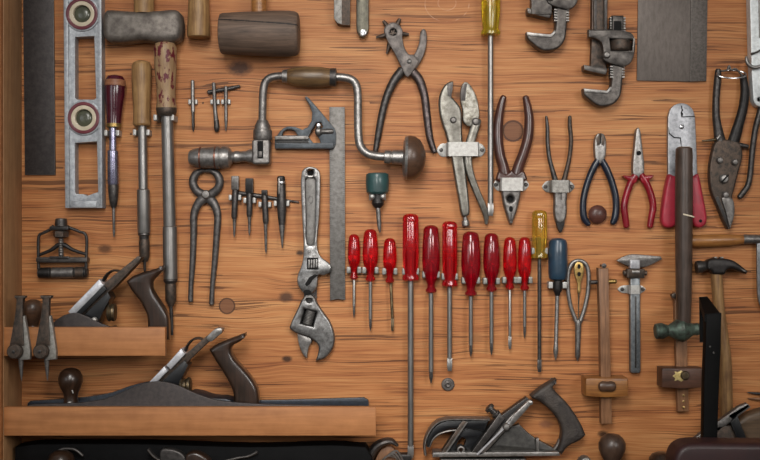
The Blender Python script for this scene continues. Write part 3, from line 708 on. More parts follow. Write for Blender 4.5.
def inverted_pliers():
    t = thing('lineman_pliers', 'heavy pliers with brown handles pointing up and grey jaws down', 'pliers', 511, 180, 6)
    M().sweep([(503.6, 97, 6, 3.2, 3.2), (501, 106, 6, 4, 4), (498.6, 120, 6, 4.8, 4.6), (497.8, 137, 6, 5.1, 4.8), (500, 155, 6, 5.3, 4.8), (503.6, 168, 6, 5.6, 4.8), (505, 180, 6, 6.6, 4.6)], 16).build('handle', brown_grip, t)
    M().sweep([(525.4, 97, 6, 3.2, 3.2), (527.5, 106, 6, 4, 4), (529.2, 120, 6, 4.8, 4.6), (528, 137, 6, 5.1, 4.8), (523.6, 153, 6, 5.3, 4.8), (518.4, 167, 6, 5.6, 4.8), (516, 180, 6, 6.6, 4.6)], 16).build('handle', brown_grip, t)
    M().plate(sm([(506.5, 174), (511, 170), (516, 174), (522, 170.6), (525, 174), (526, 181), (511, 184), (496.5, 181), (496.6, 175), (499, 171)], 3), 2, 11.4, 2.4, back=True).build('guard', brown_grip, t)
    M().plate(sm([(500.4, 182, 1), (522, 182, 1), (520, 197), (517.2, 209), (513, 221), (510.8, 224.8), (508.6, 221), (504.6, 209), (502, 197)], 3), 0, 9, 2.6, [circ(510.2, 199, 3.3, 14)]).build('jaws', steel_mid, t)
    M().knob(510.2, 199, [(0, 3.3), (3, 3.3), (3.2, .1)], 14).build('pipe_grip_hole', dark_hole, t)
    M().plate(circ(510.6, 209, 2, 12, 3), 8.6, 9.4, .2).build('jaw_serration', dark_hole, t)
    M().solid(510.3, 213, 511.1, 223, 8.8, 9.3, .1).build('jaw_seam', dark_hole, t)
    strap(493.6, 529.6, 500, 523, 178, 191, 12.5, 'bright strap across the brown-handled pliers', galv, 6)
    t = thing('slim_nippers', 'slim cutting pliers with bare thin handles pointing up', 'pliers', 560, 180, 5)
    M().sweep([(546.3, 116.5, 5, 1.3), (547.4, 128, 5, 1.9), (547.6, 142, 5, 2), (549.2, 157, 5, 2.1), (552.4, 170, 5, 2.3), (556.4, 184, 5, 3)], 12).build('handle', steel_dark, t)
    M().sweep([(569.8, 116.5, 5, 1.8), (569.8, 126, 5, 2.1), (571, 140, 5, 2.1), (569.6, 156, 5, 2.1), (566.6, 170, 5, 2.3), (563, 184, 5, 3)], 12).build('handle', brown_iron, t)
    M().plate(sm([(553, 186, 1), (568.6, 186, 1), (566.4, 200), (566.6, 211), (564.6, 221), (560, 224), (555.4, 221), (553.6, 212), (553.8, 200)], 3), 0, 8.5, 2.4).build('jaws', steel_mid, t)
    M().plate(sm([(555.4, 219), (560, 217.6), (564.8, 219), (563.6, 227), (560.6, 233), (557.6, 229)], 3), 1, 7.4, 1.6, back=True).build('cutting_edge', black_iron, t)
    M().solid(560.2, 188, 560.9, 200, 8, 9, .1).build('joint_seam', dark_hole, t)
    strap(542.6, 575.4, 550.3, 568.6, 180.4, 192.6, 12, 'dull grey strap across the slim nippers', galv_dull, 5)
inverted_pliers()

def dipped(label, name, jaw, jm, hl, hr, hm, piv, guard=None, hole=None, cut=None):
    t = thing(name, label, 'pliers', piv[0], piv[1], 5)
    for hh in (hl, hr): M().sweep(hh, 14).build('handle', hm, t)
    j = M().plate(jaw, 0, 8, 1.8, back=False).build('jaws', jm, t)
    if guard:
        for g in guard: M().plate(sm(g, 3), 1.5, 8.5, 1.6, back=True).build('finger_guard', hm, t)
    if hole: M().knob(hole[0], hole[1], [(6, hole[2]), (8.3, hole[2]), (8.5, .1)], 14).build('joint_hole', dark_hole, j)
    if cut:
        for c in cut: M().plate(c, 7.2, 8.5, .2).build('cutting_edge', brown_iron, j)
    return t
dipped('diagonal cutters with navy dipped handles spread open', 'diagonal_cutters',
    sm([(594.4, 140), (596.4, 134.6), (599.2, 133.2, 1), (599.8, 146, 1), (600.6, 133.2, 1), (603.6, 134.6), (605.6, 140), (605.8, 151), (604, 160), (599.8, 164), (595.4, 160), (594, 151)], 3), steel,
    [(598, 160, 5, 3.2), (593.4, 168, 5, 3.6), (588, 181, 5, 3.4), (584, 196, 5, 3.4), (583, 208, 5, 3.4), (584, 218, 5, 3.4), (588.6, 224.4, 5, 2.8)],
    [(601.6, 160, 5, 3.2), (606, 168, 5, 3.6), (611.4, 181, 5, 3.5), (615.4, 196, 5, 3.5), (616, 208, 5, 3.4), (614.8, 218, 5, 3.5), (612.4, 223.4, 5, 2.8)],
    navy_grip, (600, 160), cut=[[(595.4, 138), (599, 134.6), (599, 145), (596.4, 146)], [(601, 134.6), (604.6, 138), (603.6, 146), (601, 145)]])
dipped('needle-nose pliers with oxblood red handles below the jaws', 'needle_nose_pliers',
    sm([(635.6, 131), (637.8, 127.6), (640, 131), (642.2, 150), (643.8, 164), (643, 176), (638, 178), (632.8, 176), (632.2, 164), (633.6, 150)], 3), steel,
    [(635.4, 176, 5, 3.8), (631, 182, 5, 3.7), (626.6, 194, 5, 3.5), (624.2, 206, 5, 3.5), (625.2, 217, 5, 3.4), (626.4, 226.6, 5, 3)],
    [(640.6, 175, 5, 3.8), (645.6, 182, 5, 3.7), (650.6, 194, 5, 3.5), (653, 206, 5, 3.5), (651.4, 217, 5, 3.4), (649.8, 226.6, 5, 3)],
    red_grip, (638, 175), [[(621.8, 176), (628, 175.6), (637, 178), (634, 184), (628, 181)], [(653.6, 175.6), (648, 175.2), (640, 177), (642, 183.6), (648, 181)]], (638, 153.4, 2.4))

def crimper():
    t = thing('crimping_pliers', 'flat steel crimping tool with crimson vinyl handles, behind a hammer handle', 'pliers', 682, 130, 4)
    b = M().plate(sm([(668, 186, 1), (667.8, 120), (670, 110), (675, 104.8), (681.4, 103.2), (688, 105), (693, 110.5), (695, 120), (697.4, 180, 1), (690, 200, 1), (682, 170, 1), (676, 200, 1)], 3), 0, 5, .7).build('blades', metal('satin_tool_steel', '9d9ea2', '7c7d81', .4, .75), t)
    M().plate([(680.8, 106), (681.8, 106), (681.8, 109), (683, 110), (681.6, 112), (683, 114), (681.9, 116.6), (694.6, 116.2), (694.6, 117), (681.2, 117.4), (680.4, 113), (681.4, 110.6)], 4.6, 5.4, .1).build('jaw_gap', dark_hole, b)
    M().plate([(668, 127), (669.4, 133), (674, 137.2), (680.6, 137.6), (681.4, 147), (680.6, 147), (679.8, 138.6), (673.6, 138.2), (668.6, 134)], 4.6, 5.4, .1).build('jaw_gap', dark_hole, b)
    M().knob(681.2, 127, [(4, 2.6), (6.4, 2.3), (7, 1.2), (7.1, .1)], 14).build('rivet', chrome, b)
    M().plate(sm([(667.6, 174.6), (672, 175.6), (678.4, 179), (677.8, 200), (676.4, 216), (674, 225.6), (667, 228), (661.6, 224.5), (660.6, 216), (663, 196)], 3), 0, 9.4, 3).build('handle', crimson_grip, t)
    M().plate(sm([(697.4, 174.4), (692.6, 176), (688, 179), (689, 200), (690.4, 216), (692.6, 225), (699, 227.8), (704.6, 224), (705.8, 216), (702, 196)], 3), 0, 9.4, 3).build('handle', crimson_grip, t)
    M().knob(699, 221, [(7, 1.6), (9.5, 1.6), (9.7, .1)], 12).build('handle_hole', dark_hole, t)
crimper()

def peg(x, y, r, label, mat, name='wooden_peg', z=6, ring=None):
    t = thing(name, label, 'peg', x, y, 5)
    M().knob(x, y, [(0, r*.55), (z*.3, r*.6), (z*.5, r*.95), (z*.8, r), (z*1.2, r*.8), (z*1.45, r*.4), (z*1.5, .1)], 24).build('peg_head', mat, t)
    if ring: M().knob(x, y, [(z*1.1, r*.5), (z*1.5, r*.46), (z*1.6, r*.3), (z*1.6, .1)], 16).build('screw', ring, t)
    return t
peg(597.6, 214.4, 9.4, 'round reddish brown peg knob between the navy cutter handles', wood('red_brown_peg', '5f3a30', '452822', 'x', .35))
t = thing('round_stud', 'small dark flat round stud below a red screwdriver tip', 'stud', 448, 384, 2)
M().knob(448, 384.4, [(0, 6.4), (1.6, 6.6), (2.4, 5.8), (2.5, 4.6), (2.1, 4.4), (2.1, .1)], 24).build('washer', punch_iron, t)
M().knob(448, 384.4, [(1.6, 3.4), (3, 3.2), (3.6, 2), (3.2, 1.2), (3.2, .1)], 18).build('screw', punch_iron, t)

# ------------------------------------------------------------------ pipe wrenches
def pipe_wrench(label, ox, oy, sc, full, h=10):
    P = lambda x, y: (582 + ox + (x - 582)*sc, 89 + oy + (y - 89)*sc)
    L = lambda pts: [P(*p[:2]) + tuple(p[2:]) for p in pts]
    x, y = P(607, 40)
    t = thing('pipe_wrench', label, 'wrench', x, y, h, 'iron pipe wrenches at the top')
    top = -60 if full else -10
    hb = M().plate(L([(592.6, top), (609, top), (607.4, 40), (606.4, 72), (591, 70), (592, 40)]), -.3, 9, 1).build('handle', brown_iron, t)
    for a in (593.6, 604): M().plate(L([(a, top), (a + 3.2, top), (a + 2.6, 31), (a - .2, 31)]), 8, 13, 1).build('rib', steel_dark, hb)
    hj = M().plate(sm(L([(611, 16, 1), (623, 16, 1), (622.6, 67), (621.4, 84), (619.6, 96), (612.6, 104.6), (599, 107), (588, 100), (583, 95), (582, 89, 1), (584, 88.6, 1), (605.4, 91.4, 1), (610, 86), (611, 66)]), 3), 2, 15, 2.2, back=True).build('hook_jaw', wrench_iron, t)
    M().plate(L([(582.2, 89), (605.4, 91.4), (609.4, 87), (610, 90), (606.4, 94.6), (583, 92.6)]), 14, 16.4, .6).build('jaw_face', steel, hj)
    for a in range(6):
        yy = 17.6 + a*2.6
        for e in (609.6, 622): M().plate(L([(e, yy), (e + 3, yy), (e + 3, yy + 1.5), (e, yy + 1.5)]), 5, 13, .3, back=True).build('thread', steel, hj)
    for a in range(5):
        yy = 66.6 + a*2.6
        for e in (609.2, 620.8): M().plate(L([(e, yy), (e + 2.8, yy), (e + 2.8, yy + 1.5), (e, yy + 1.5)]), 5, 15.4, .3, back=True).build('thread', steel, hj)
    M().plate(L([(612.6, 22), (620.6, 22), (620.6, 32), (612.6, 32)]), 14, 15.4, .3).build('shank_recess', dark_hole, hj)
    hs = M().plate(sm(L([(586.8, 30.8, 1), (607, 30.8, 1), (622, 32, 1), (631, 35.6), (633.4, 46), (632, 57), (628, 65), (621, 67.6), (608, 64.4), (602, 60.6), (601.4, 50), (599, 43), (592.6, 39.4, 1), (587, 38.6, 1)]), 3), 9, 19, 1.6, [L([(608, 40), (631, 41.4), (630, 52), (609.4, 52)])], back=True).build('housing', wrench_iron, t)
    x0, y0 = P(619.6, 40.6); x1, y1 = P(619.6, 52)
    M().lathe((x0, y0, 12), (x1, y1, 12), [(0, 9), (1, 10.6), (3, 11), (9*sc, 11), (10.4*sc, 10.4), (11.4*sc, 9)], 22, (22, .04)).build('adjusting_nut', brown_iron, t)
    if not full: M().plate(L([(586.6, 40), (607.4, 40), (606.6, 72), (586.8, 72)]), 3, 17, 1.2, back=True).build('heel_block', wrench_iron, t)
    M().plate(L([(583, 65.4), (592, 66.8), (606.4, 69), (606, 73), (604.4, 75.4), (583.4, 70.6)]), 0, 15, 1).build('heel_jaw', wrench_iron, t)
    x, y = P(604.6, 56.4)
    M().knob(x, y, [(10, 3.6*sc), (20, 3.6*sc), (21.6, 2.4*sc), (22, .1)], 16).build('rivet', steel_mid, t)
pipe_wrench('full-length iron pipe wrench with hooked jaw, beside the grey scraper', 0, 0, 1, True)
pipe_wrench('iron pipe wrench cut off by the top edge, its hooked jaw down', -56.5, -56, 1.03, False)

t = thing('steel_scraper', 'wide flat grey steel scraper plate at the top', 'scraper', 672, 30, 2)
M().plate([(639, -50), (708, -50), (706.2, 81), (690, 81.6), (637, 80.4)], 0, 1.8, .4).build('plate', plate_steel, t)
M().plate([(691.4, -50), (708, -50), (706.2, 81), (690, 81.6)], 1.6, 2.9, .4).build('worn_edge', speck2, t)

def snips():
    t = thing('tin_snips', 'dark aviation tin snips with handles up, tied by a wire ring', 'snips', 726, 150, 7)
    M().sweep([(718.6, 70, 6, 3, 3), (717.8, 80, 6, 3.6, 3.6), (716.4, 98, 6, 3.6, 3.6), (716.4, 116, 6, 3.8, 3.8), (718.4, 130, 6, 4.6, 4), (720.6, 143, 6, 6, 4)], 14).build('handle', steel_dark, t)
    M().sweep([(743.4, 76, 6, 3.4, 3.4), (745, 90, 6, 4.2, 4), (743.6, 106, 6, 4.6, 4), (739.6, 122, 6, 5, 4), (736, 134, 6, 5.6, 4), (733, 144, 6, 6, 4)], 14).build('handle', black_iron, t)
    b = M().plate(sm([(714.4, 143), (720, 139.6), (733, 140.4), (739.4, 143.6), (742, 156), (737.6, 173), (734.4, 186), (731.4, 199), (733, 214), (728.6, 229.4), (723.6, 223), (717.4, 208), (710, 189), (708.8, 168), (711.6, 152)], 3), 1, 10, 2, back=True).build('pivot_plate', brown_iron, t)
    M().plate(sm([(720.4, 198), (731.2, 199), (733, 214), (728.6, 229.4, 1), (726.6, 222), (723.6, 210)], 3), 9, 12.6, 1.4).build('cutting_blade', steel_mid, t)
    M().plate([(714, 198), (717, 196), (729.4, 227), (727.6, 229)], 9.4, 11, .4).build('cutting_edge', black_iron, t)
    for x, y, r, mt in ((718.4, 160.6, 3.3, steel_mid), (733.4, 162.4, 3.2, steel_mid), (722.8, 179, 4.6, steel), (724.2, 195, 3.4, steel_mid)):
        bo = M().knob(x, y, [(8, r), (12, r), (13.4, r*.7), (13.8, .1)], 16).build('bolt', mt, b)
    M().plate([(719, 182), (726, 174.6), (727, 175.6), (720, 183)], 13, 14.2, .2).build('bolt_slot', dark_hole, b)
    M().sweep([(702, 141, 8, .8, 1.4), (709, 140.4, 8, 1.3, 1.6), (716, 139.6, 8, 2, 2)], 12).build('latch_lever', brass_dark, t)
    M().sweep([(716, 139.4, 10, 1.8), (719, 136, 10, 1.6)], 10).build('latch_tip', steel, t)
    M().sweep([(739, 145, 7, 2.6), (747.6, 146.6, 7, 2.2)], 12).build('stop_lug', steel_dark, t)
    tr = solo('wire_ring', 'thin bright wire ring looped round the snips handles', 'ring',
        M().sweep([(731 + 14.6*math.cos(a), 74.5 + 4.6*math.sin(a), 10.5 + 3*math.sin(a)*1.6, .8) for a in [2*math.pi*i/16 for i in range(17)]], 8, 3), chrome, 731, 74, 9)
    t2 = thing('wire_spring', 'short kinked wire between the snips handle ends', 'spring', 731, 69, 8)
    M().sweep([(721, 71, 7, 1), (727, 70, 8, 1), (729, 65.6, 8, 1), (731, 70, 8, 1), (736, 69, 8, 1), (744, 77, 7, 1.2)], 8, 3).build('wire', steel_dark, t2)
snips()

def right_top():
    t = thing('aluminium_rail', 'pale metal rail with a rounded drilled end at the right edge', 'rail', 765, 60, 10)
    M().plate(sm([(748.4, -50, 1), (779, -50, 1), (780, 98), (777, 106), (768, 107.4), (758, 106.4), (754.2, 103), (752.8, 97), (751, 60)], 3), 0, 11, 1.4, [circ(759.4, 99.4, 2.2, 12)]).build('rail', white_alu, t)
    M().plate([(757, -50), (770, -50), (772, 38), (758.6, 38)], 10.4, 11.6, .3).build('raised_panel', galv_dull, t)
    M().knob(759.4, 99.4, [(0, 2.2), (5, 2.2), (5.2, .1)], 12).build('hanging_hole', dark_hole, t)
    t = thing('wire_hook', 'curved steel wire hook over the pale rail', 'hook', 752, 60, 14)
    M().sweep([(746.6, 56.6, 13, 1.2), (746.8, 60.4, 13.6, 1.7), (749, 65, 14, 1.9), (754, 67.4, 14, 1.9), (760, 66.4, 14, 1.9), (766, 62, 14, 1.9), (772, 56, 12.4, 1.8)], 12).build('hook', steel, t)
    M().sweep([(751.6, 53.6, 12.4, 1), (757, 52, 13, 1), (763, 49, 13, 1), (770, 47, 12.4, 1)], 10).build('wire', steel_dark, t)
    t = thing('iron_handle', 'thin curved dark iron handle hanging below the pale rail', 'handle', 752, 150, 5)
    M().sweep([(766, 92, 5, 3.6), (761.4, 108, 5, 3.4), (755.6, 128, 5, 3), (752.4, 150, 5, 2.9), (750.4, 172, 5, 2.8), (748, 185, 5, 2.9), (743.6, 192, 5, 3), (739.4, 197.4, 5, 2.8)], 12).build('handle', steel_dark, t)
right_top()
# ------------------------------------------------------------------ screwdrivers
def bulb_prof(L, r):
    """rounded handle, pinched neck and flared foot over length L"""
    b = L - 11
    return [(0, r*.2), (.5, r*.45), (1.8, r*.68), (4, r*.82), (b*.35, r*.95), (b*.6, r), (b*.8, r*.92), (b*.93, r*.72), (b, r*.52), (b + 3, r*.42), (b + 5.5, r*.42), (L - 3.4, r*.62), (L - 1.4, r*.62), (L, r*.4)]
def flute_prof(L, r):
    return [(0, r*.3), (.6, r*.62), (1.8, r*.84), (3.6, r*.96), (7, r), (8, r*.93), (10, r*.98), (L*.6, r), (L - 13, r*.9), (L - 7, r*.8), (L - 4, r*1.02), (L - 1.2, r), (L, r*.6)]
def screwdriver(label, x, yt, yn, ye, r, style, mat, sr, tip, cx=None, group='red-handled screwdrivers in the row', shaft=None, clip_y=None, clip_label=None, xe=None, core=.45):
    xe = x if xe is None else xe
    t = thing('screwdriver', label, 'screwdriver', x, yt, r, group)
    shaft = shaft or shaft_steel
    L = yn - yt
    if style == 'bulb': M().lathe((x, yt, r), (x, yn, r), bulb_prof(L, r), 28).build('handle', mat, t)
    else: M().lathe((x, yt, r), (x, yn, r), flute_prof(L, r), 48, (8, .12)).build('handle', mat, t)
    y0 = yt + L*(1 - core)
    Ls = ye - y0
    if tip == 'flat':
        m = M().lathe((x, y0, r), (xe, ye - 12, r), [(0, sr*.6), (1, sr), (Ls - 12, sr)], 14)
        m.build('shaft', shaft, t)
        M().plate([(xe - sr, ye - 13), (xe + sr, ye - 13), (xe + sr*1.1, ye - 5), (xe + sr*.8, ye), (xe - sr*.8, ye), (xe - sr*1.1, ye - 5)], r - sr*.7, r + sr*.7, .4, back=True).build('blade_tip', shaft, t)
    else:
        M().lathe((x, y0, r), (xe, ye, r), [(0, sr*.6), (1, sr), (Ls - 12, sr)], 14).build('shaft', shaft, t)
        M().lathe((xe, ye - 12.2, r), (xe, ye, r), [(0, sr), (6, sr), (8, sr*.8), (11, sr*.35), (12.2, sr*.2)], 14, (4, .25)).build('cross_tip', steel_dark, t)
    if clip_y: clip(x, clip_y, r*.52, clip_label, 4, 6.4, r + 3.4, mat=galv_dull, h=r)
    return t
R = red_plastic; Q = deep_red_plastic
screwdriver('short red screwdriver with a slim handle, first of the row beside the square blade', 354, 234, 279.5, 318, 6.4, 'bulb', R, 1.5, 'cross', clip_y=270, clip_label='clip holding the first red screwdriver of the row')
screwdriver('red screwdriver with a rounded handle, second of the row from the square blade', 370.4, 229, 281.5, 331, 8, 'bulb', R, 1.7, 'cross', clip_y=270.3, clip_label='clip holding the second red screwdriver of the row')
screwdriver('smallest red screwdriver, short teardrop handle gripped below its widest part, third of the row', 389.8, 238, 283, 331, 7, 'bulb', R, 1.4, 'flat', shaft=brass_dark, xe=392.4, clip_y=271.4, clip_label='bright clip holding the smallest red screwdriver')
screwdriver('longest red screwdriver, fluted handle and thick shaft reaching the bottom edge', 410.6, 213.6, 281, 458, 8.6, 'flute', R, 2.9, 'flat', clip_y=271.4, clip_label='clip holding the longest red screwdriver')
screwdriver('red screwdriver with a bright highlight, just right of the longest one', 431, 225, 293, 383.5, 9, 'bulb', Q, 2.3, 'cross', clip_y=274.6, clip_label='clip just right of the longest red screwdriver')
screwdriver('fluted red screwdriver above the small dark stud', 449.6, 221, 287, 371, 8, 'flute', R, 2.4, 'flat', clip_y=276.5, clip_label='clip holding the fluted screwdriver above the stud')
screwdriver('red screwdriver with the fattest bulbous handle, right of the fluted one above the stud', 470.8, 231.4, 296, 357, 9.8, 'bulb', Q, 2, 'cross', clip_y=280.4, clip_label='clip holding the fattest red screwdriver')
screwdriver('mid-sized red screwdriver between the fattest one and the slim pair', 491.4, 233, 291.5, 355, 8.4, 'bulb', Q, 2, 'cross', clip_y=281, clip_label='clip holding the mid-sized red screwdriver right of the fattest one')
screwdriver('slim red screwdriver with a pale highlight, left of the slim pair', 509.8, 237, 289.5, 349, 7, 'bulb', R, 1.5, 'flat', clip_y=280, clip_label='clip holding the left slim red screwdriver')
screwdriver('slim red screwdriver next to the amber one, right of the slim pair', 524.6, 237, 290.5, 338.5, 7, 'bulb', R, 1.6, 'cross', clip_y=280, clip_label='clip holding the slim red screwdriver beside the amber one')
screwdriver('olive amber fluted screwdriver with a long dark shaft, above the blue one', 539.4, 210, 259, 372, 8, 'flute', olive_plastic, 1.9, 'flat', group='other screwdrivers', shaft=steel_dark, clip_y=251, clip_label='clip holding the olive amber screwdriver')
screwdriver('long yellow fluted screwdriver coming down from the top edge', 490.5, -32, 36, 216, 10, 'flute', amber_plastic, 2.8, 'flat', group='other screwdrivers')
def blue_driver():
    t = thing('screwdriver', 'blue-handled screwdriver with a thick smooth grip', 'screwdriver', 557.8, 238, 9)
    M().lathe((558, 238, 9.4), (557.6, 282, 9.4), [(0, 3), (.7, 6), (2.4, 8.2), (6, 9.3), (16, 9.6), (34, 9.5), (39, 9), (41, 8.2), (42.6, 4)], 28).build('handle', blue_plastic, t)
    M().lathe((557.6, 280, 9.4), (557.2, 296, 9.4), [(0, 4.2), (8, 4.4), (11, 4.2), (13, 3), (16, 2)], 18).build('neck', black_iron, t)
    M().lathe((557.2, 294, 9.4), (555.4, 360, 9.4), [(0, 2), (50, 2), (53, 2.5), (58, 2.5), (63, 1.4), (66, .4)], 14).build('shaft', steel, t)
    clip(557.2, 285, 4.8, 'clip holding the blue-handled screwdriver', 4.4, 6.6, 13, h=9)
blue_driver()

# ------------------------------------------------------------------ right hand side
def loop_awl():
    t = thing('loop_awl', 'wire-loop handled steel awl with a brass tongue inside the loop', 'awl', 578, 262, 4)
    M().sweep([(578.2, 326, 4, 2.2), (574.8, 318, 4, 2.1), (570.6, 306, 4, 2.1), (568, 290, 4, 2.1), (568, 274, 4, 2.1), (571, 265, 4, 2.1), (576, 261, 4, 2.1), (582, 261.2, 4, 2.1), (586.8, 266, 4, 2.1), (588.6, 276, 4, 2.1), (587.8, 292, 4, 2.1), (584.6, 308, 4, 2.1), (581.4, 318, 4, 2.1), (578.4, 326, 4, 2.2)], 12).build('loop', steel, t)
    M().lathe((578.2, 320, 4), (577.4, 361, 4), [(0, 2.6), (2, 3.4), (6, 3.2), (26, 2.7), (36, 2.6), (39, 1.2), (41, .4)], 16).build('point', steel_mid, t)
    b = M().plate(sm([(574.6, 264), (578.6, 261.6), (582.6, 264), (583.6, 270), (582.6, 277), (580.6, 283), (580.4, 293, 1), (577.2, 293, 1), (577, 283), (575, 277), (573.8, 270)], 3), 2, 6.4, .8, back=True).build('brass_tongue', brass, t)
    for y in (266.4, 274): M().plate(circ(578.6, y, 1.7, 12, 2.4), 5.8, 6.6, .1).build('tongue_hole', dark_hole, b)
    M().sweep([(578.8, 292, 4, 1), (578.4, 306, 4, .6), (578.2, 321, 4, .4)], 8, 3).build('needle', brass_dark, t)
loop_awl()

def gauges():
    t = thing('marking_gauge', 'pale marking gauge with a honey coloured block and thumbscrew', 'gauge', 605, 386, 14, 'wooden marking gauges hanging upright')
    M().plate([(597.4, 268), (607.8, 268), (609, 330), (611.4, 423), (600.6, 423.4), (599.4, 330)], 7, 18, 1, back=True).build('beam', gauge_w, t)
    M().plate(sm([(585.6, 378, 1), (627.6, 378, 1), (628, 396, 1), (606, 397.4), (585.4, 396, 1)], 2), 0, 27, 1.6, back=True).build('block', gauge_blk, t, h=25)
    M().lathe((598.6, 386.6, 29), (615, 386.6, 28.4), [(0, 2), (1.2, 4.2), (4, 5.4), (8.6, 5), (13.4, 5.4), (16.4, 4.2), (17.6, 2)], 18, None, .7).build('thumbscrew', walnut, t, h=30)
    M().lathe((590.6, 282.6, 11), (599, 282, 11), [(0, 1.4), (.6, 2.2), (4, 2.2), (8, 2)], 14).build('clamp_pin', steel_dark, t)
    M().lathe((606, 281.6, 11), (617.4, 281.6, 11), [(0, 2.4), (9, 2.4), (10.6, 2.2), (11.4, 1.2)], 14).build('brass_pin', brass, t)
    n = thing('wall_nail', 'dark nail above the pale marking gauge beam', 'nail', 602, 265, 8)
    M().lathe((602.4, 265.6, 0), (602.4, 265.6, 18), [(0, 1.2), (15, 1.2), (15.2, 2.4), (17, 2.4), (17.4, 1)], 12).build('shank', steel_dark, n)
    t = thing('marking_gauge', 'dark marking gauge with a brass star plate, behind the ball-peen hammer', 'gauge', 683, 377, 12, 'wooden marking gauges hanging upright')
    M().plate([(675.4, 292), (687, 292), (690.2, 412), (679, 412.6)], 0, 8, 1, back=True).build('beam', gauge_w, t)
    M().plate(sm([(661.6, 368, 1), (702.4, 368, 1), (703, 387, 1), (682, 388.6), (661.4, 387, 1)], 2), 0, 22, 1.6, back=True).build('block', gauge_drk, t, h=20)
    M().plate([(672.4, 376), (675, 373.8), (674.4, 371), (677.6, 372.2), (681, 370.4), (683.8, 372.4), (685.4, 376), (683.8, 379.8), (681, 381.6), (677.6, 379.8), (674.4, 381), (675, 378.2)], 21.4, 23, .4).build('star_plate', pale_brass, t, h=22)
    M().knob(685, 375.4, [(21, 4.4), (24.4, 4.4), (25.6, 3.4), (25.8, .1)], 18).build('clamp_screw', brass_dark, t, h=24)
    for y in (396, 402, 408): M().knob(684.6, y, [(7, 1.3 if y < 405 else 2), (8.8, 1.2), (9.2, .1)], 10).build('brass_stud', brass, t)
    n = thing('wall_nail', 'dark nail left of the ball-peen hammer handle', 'nail', 675, 294, 8)
    M().lathe((673.6, 295.6, 0), (673, 295.6, 14), [(0, 1.6), (10, 1.6), (10.2, 2.8), (13, 2.6), (13.6, 1.2)], 12).build('shank', brown_iron, n)
gauges()

def caliper():
    t = thing('slide_gauge', 'steel slide gauge with a pointed crosswise head on a glossy dark stem', 'gauge', 636, 262, 6)
    M().plate(sm([(616, 260.6, 1), (622, 257), (631, 254.2), (646, 255), (660.4, 256.4, 1), (661.8, 259, 1), (653, 263.6), (646, 266.6), (636, 267.4), (626, 265.4)], 3), 4, 8.4, 1, back=True).build('head_blade', steel_mid, t)
    M().plate([(630, 262), (640, 262), (640.6, 371), (639, 373), (631.4, 373), (630.2, 371)], 0, 7.4, 1.6).build('stem', metal('dark_polished_stem', '74787b', '585c5f', .35, .6), t)
    M().solid(634.4, 296, 636.2, 368, 7, 7.8, .2).build('stem_groove', black_iron, t)
    M().plate(rrect(628.8, 259.6, 638.6, 268.6, 1), 3, 12.4, 1.2, back=True).build('top_clamp', nickel, t)
    M().plate(rrect(626, 268.8, 643.8, 278, 1.4), 1, 11.4, 1.6, back=True).build('slider', brown_iron, t)
    M().solid(630.6, 270.4, 638.4, 273, 11, 12.6, .4).build('slider_slot', steel, t)
    M().lathe((622.8, 273, 6), (647, 273, 6), [(0, 1.8), (.6, 2.8), (3.4, 2.8), (4, 1.6), (20, 1.6), (20.4, 2.6), (23.6, 2.6), (24.2, 1.8)], 14).build('cross_pin', brown_iron, t)
    strap(618.8, 647, 629, 640, 285.2, 293.8, 9.4, 'small bright strap across the slide gauge stem', galv, 6)
caliper()

def ball_peen():
    h = 20
    t = thing('ball_peen_hammer', 'ball-peen hammer with a dark handle and greenish head hung head down', 'hammer', 684, 240, h)
    M().lathe((684, 147.5, h), (683.6, 330, h), [(0, 6.8), (1.4, 8), (10, 8.4), (60, 8.7), (110, 8.2), (150, 7.6), (182, 6.8)], 22, None, 1.1).build('handle', dark_handle, t)
    M().lathe((655, 331.4, h), (702, 329, h), [(0, 6.4), (1, 7.8), (7, 8.2), (9, 7.4), (13, 5.6), (17, 7.6), (22, 11), (27, 12), (32, 10), (36.4, 6.6), (39, 5.8), (42, 6.4), (45, 5), (47, 1.6)], 26).build('head', green_iron, t)
    M().solid(678.6, 146.9, 689, 147.7, h - 4, h + 4, .2).build('handle_end', oak_z, t)
    M().plate([(680.6, 213.4), (691.6, 216.4), (691.4, 217.8), (680.6, 215)], h + 8.6, h + 9.6, .2, back=True).build('paint_nick', ivory, t)
ball_peen()

def claw_hammer():
    h = 12
    t = thing('claw_hammer', 'claw hammer with a black head and hickory handle, behind the black upright', 'hammer', 718, 262, h)
    M().sweep([(716.6, 263, 10, 5.4, 6), (717.6, 285, 10, 5.6, 6.4), (720, 310, 10, 5.2, 6), (723.4, 335, 10, 5.2, 6), (726, 362, 10, 6, 7), (727, 400, 8.4, 6.6, 7), (727.4, 414, 8, 6.4, 7), (727.8, 440, 8, 6.2, 7)], 16).build('handle', claw_w, t)
    M().plate(sm([(706, 261.6), (710.6, 258.6), (717, 258.2), (726, 258.8), (733, 261), (740, 265.8), (746.6, 271.2, 1), (745, 274, 1), (738.6, 271.6), (731, 269), (725.6, 270), (723, 274.4), (712, 274), (709.6, 270.8), (705.6, 268.8)], 3), 3, 18, 3, back=True).build('head', metal('black_hammer_head', '312d2c', '1d1a19', .45, .5), t)
    M().lathe((696.4, 267.4, 10.4), (707.6, 265.8, 10.4), [(0, 5), (.8, 6.2), (5, 6.4), (7, 5.4), (11.4, 4.8)], 20).build('striking_face', steel_dark, t)
    for x in (714, 720): M().solid(x, 256.8, x + 3, 259, 6, 14, .4).build('wedge', steel_mid, t)
claw_hammer()

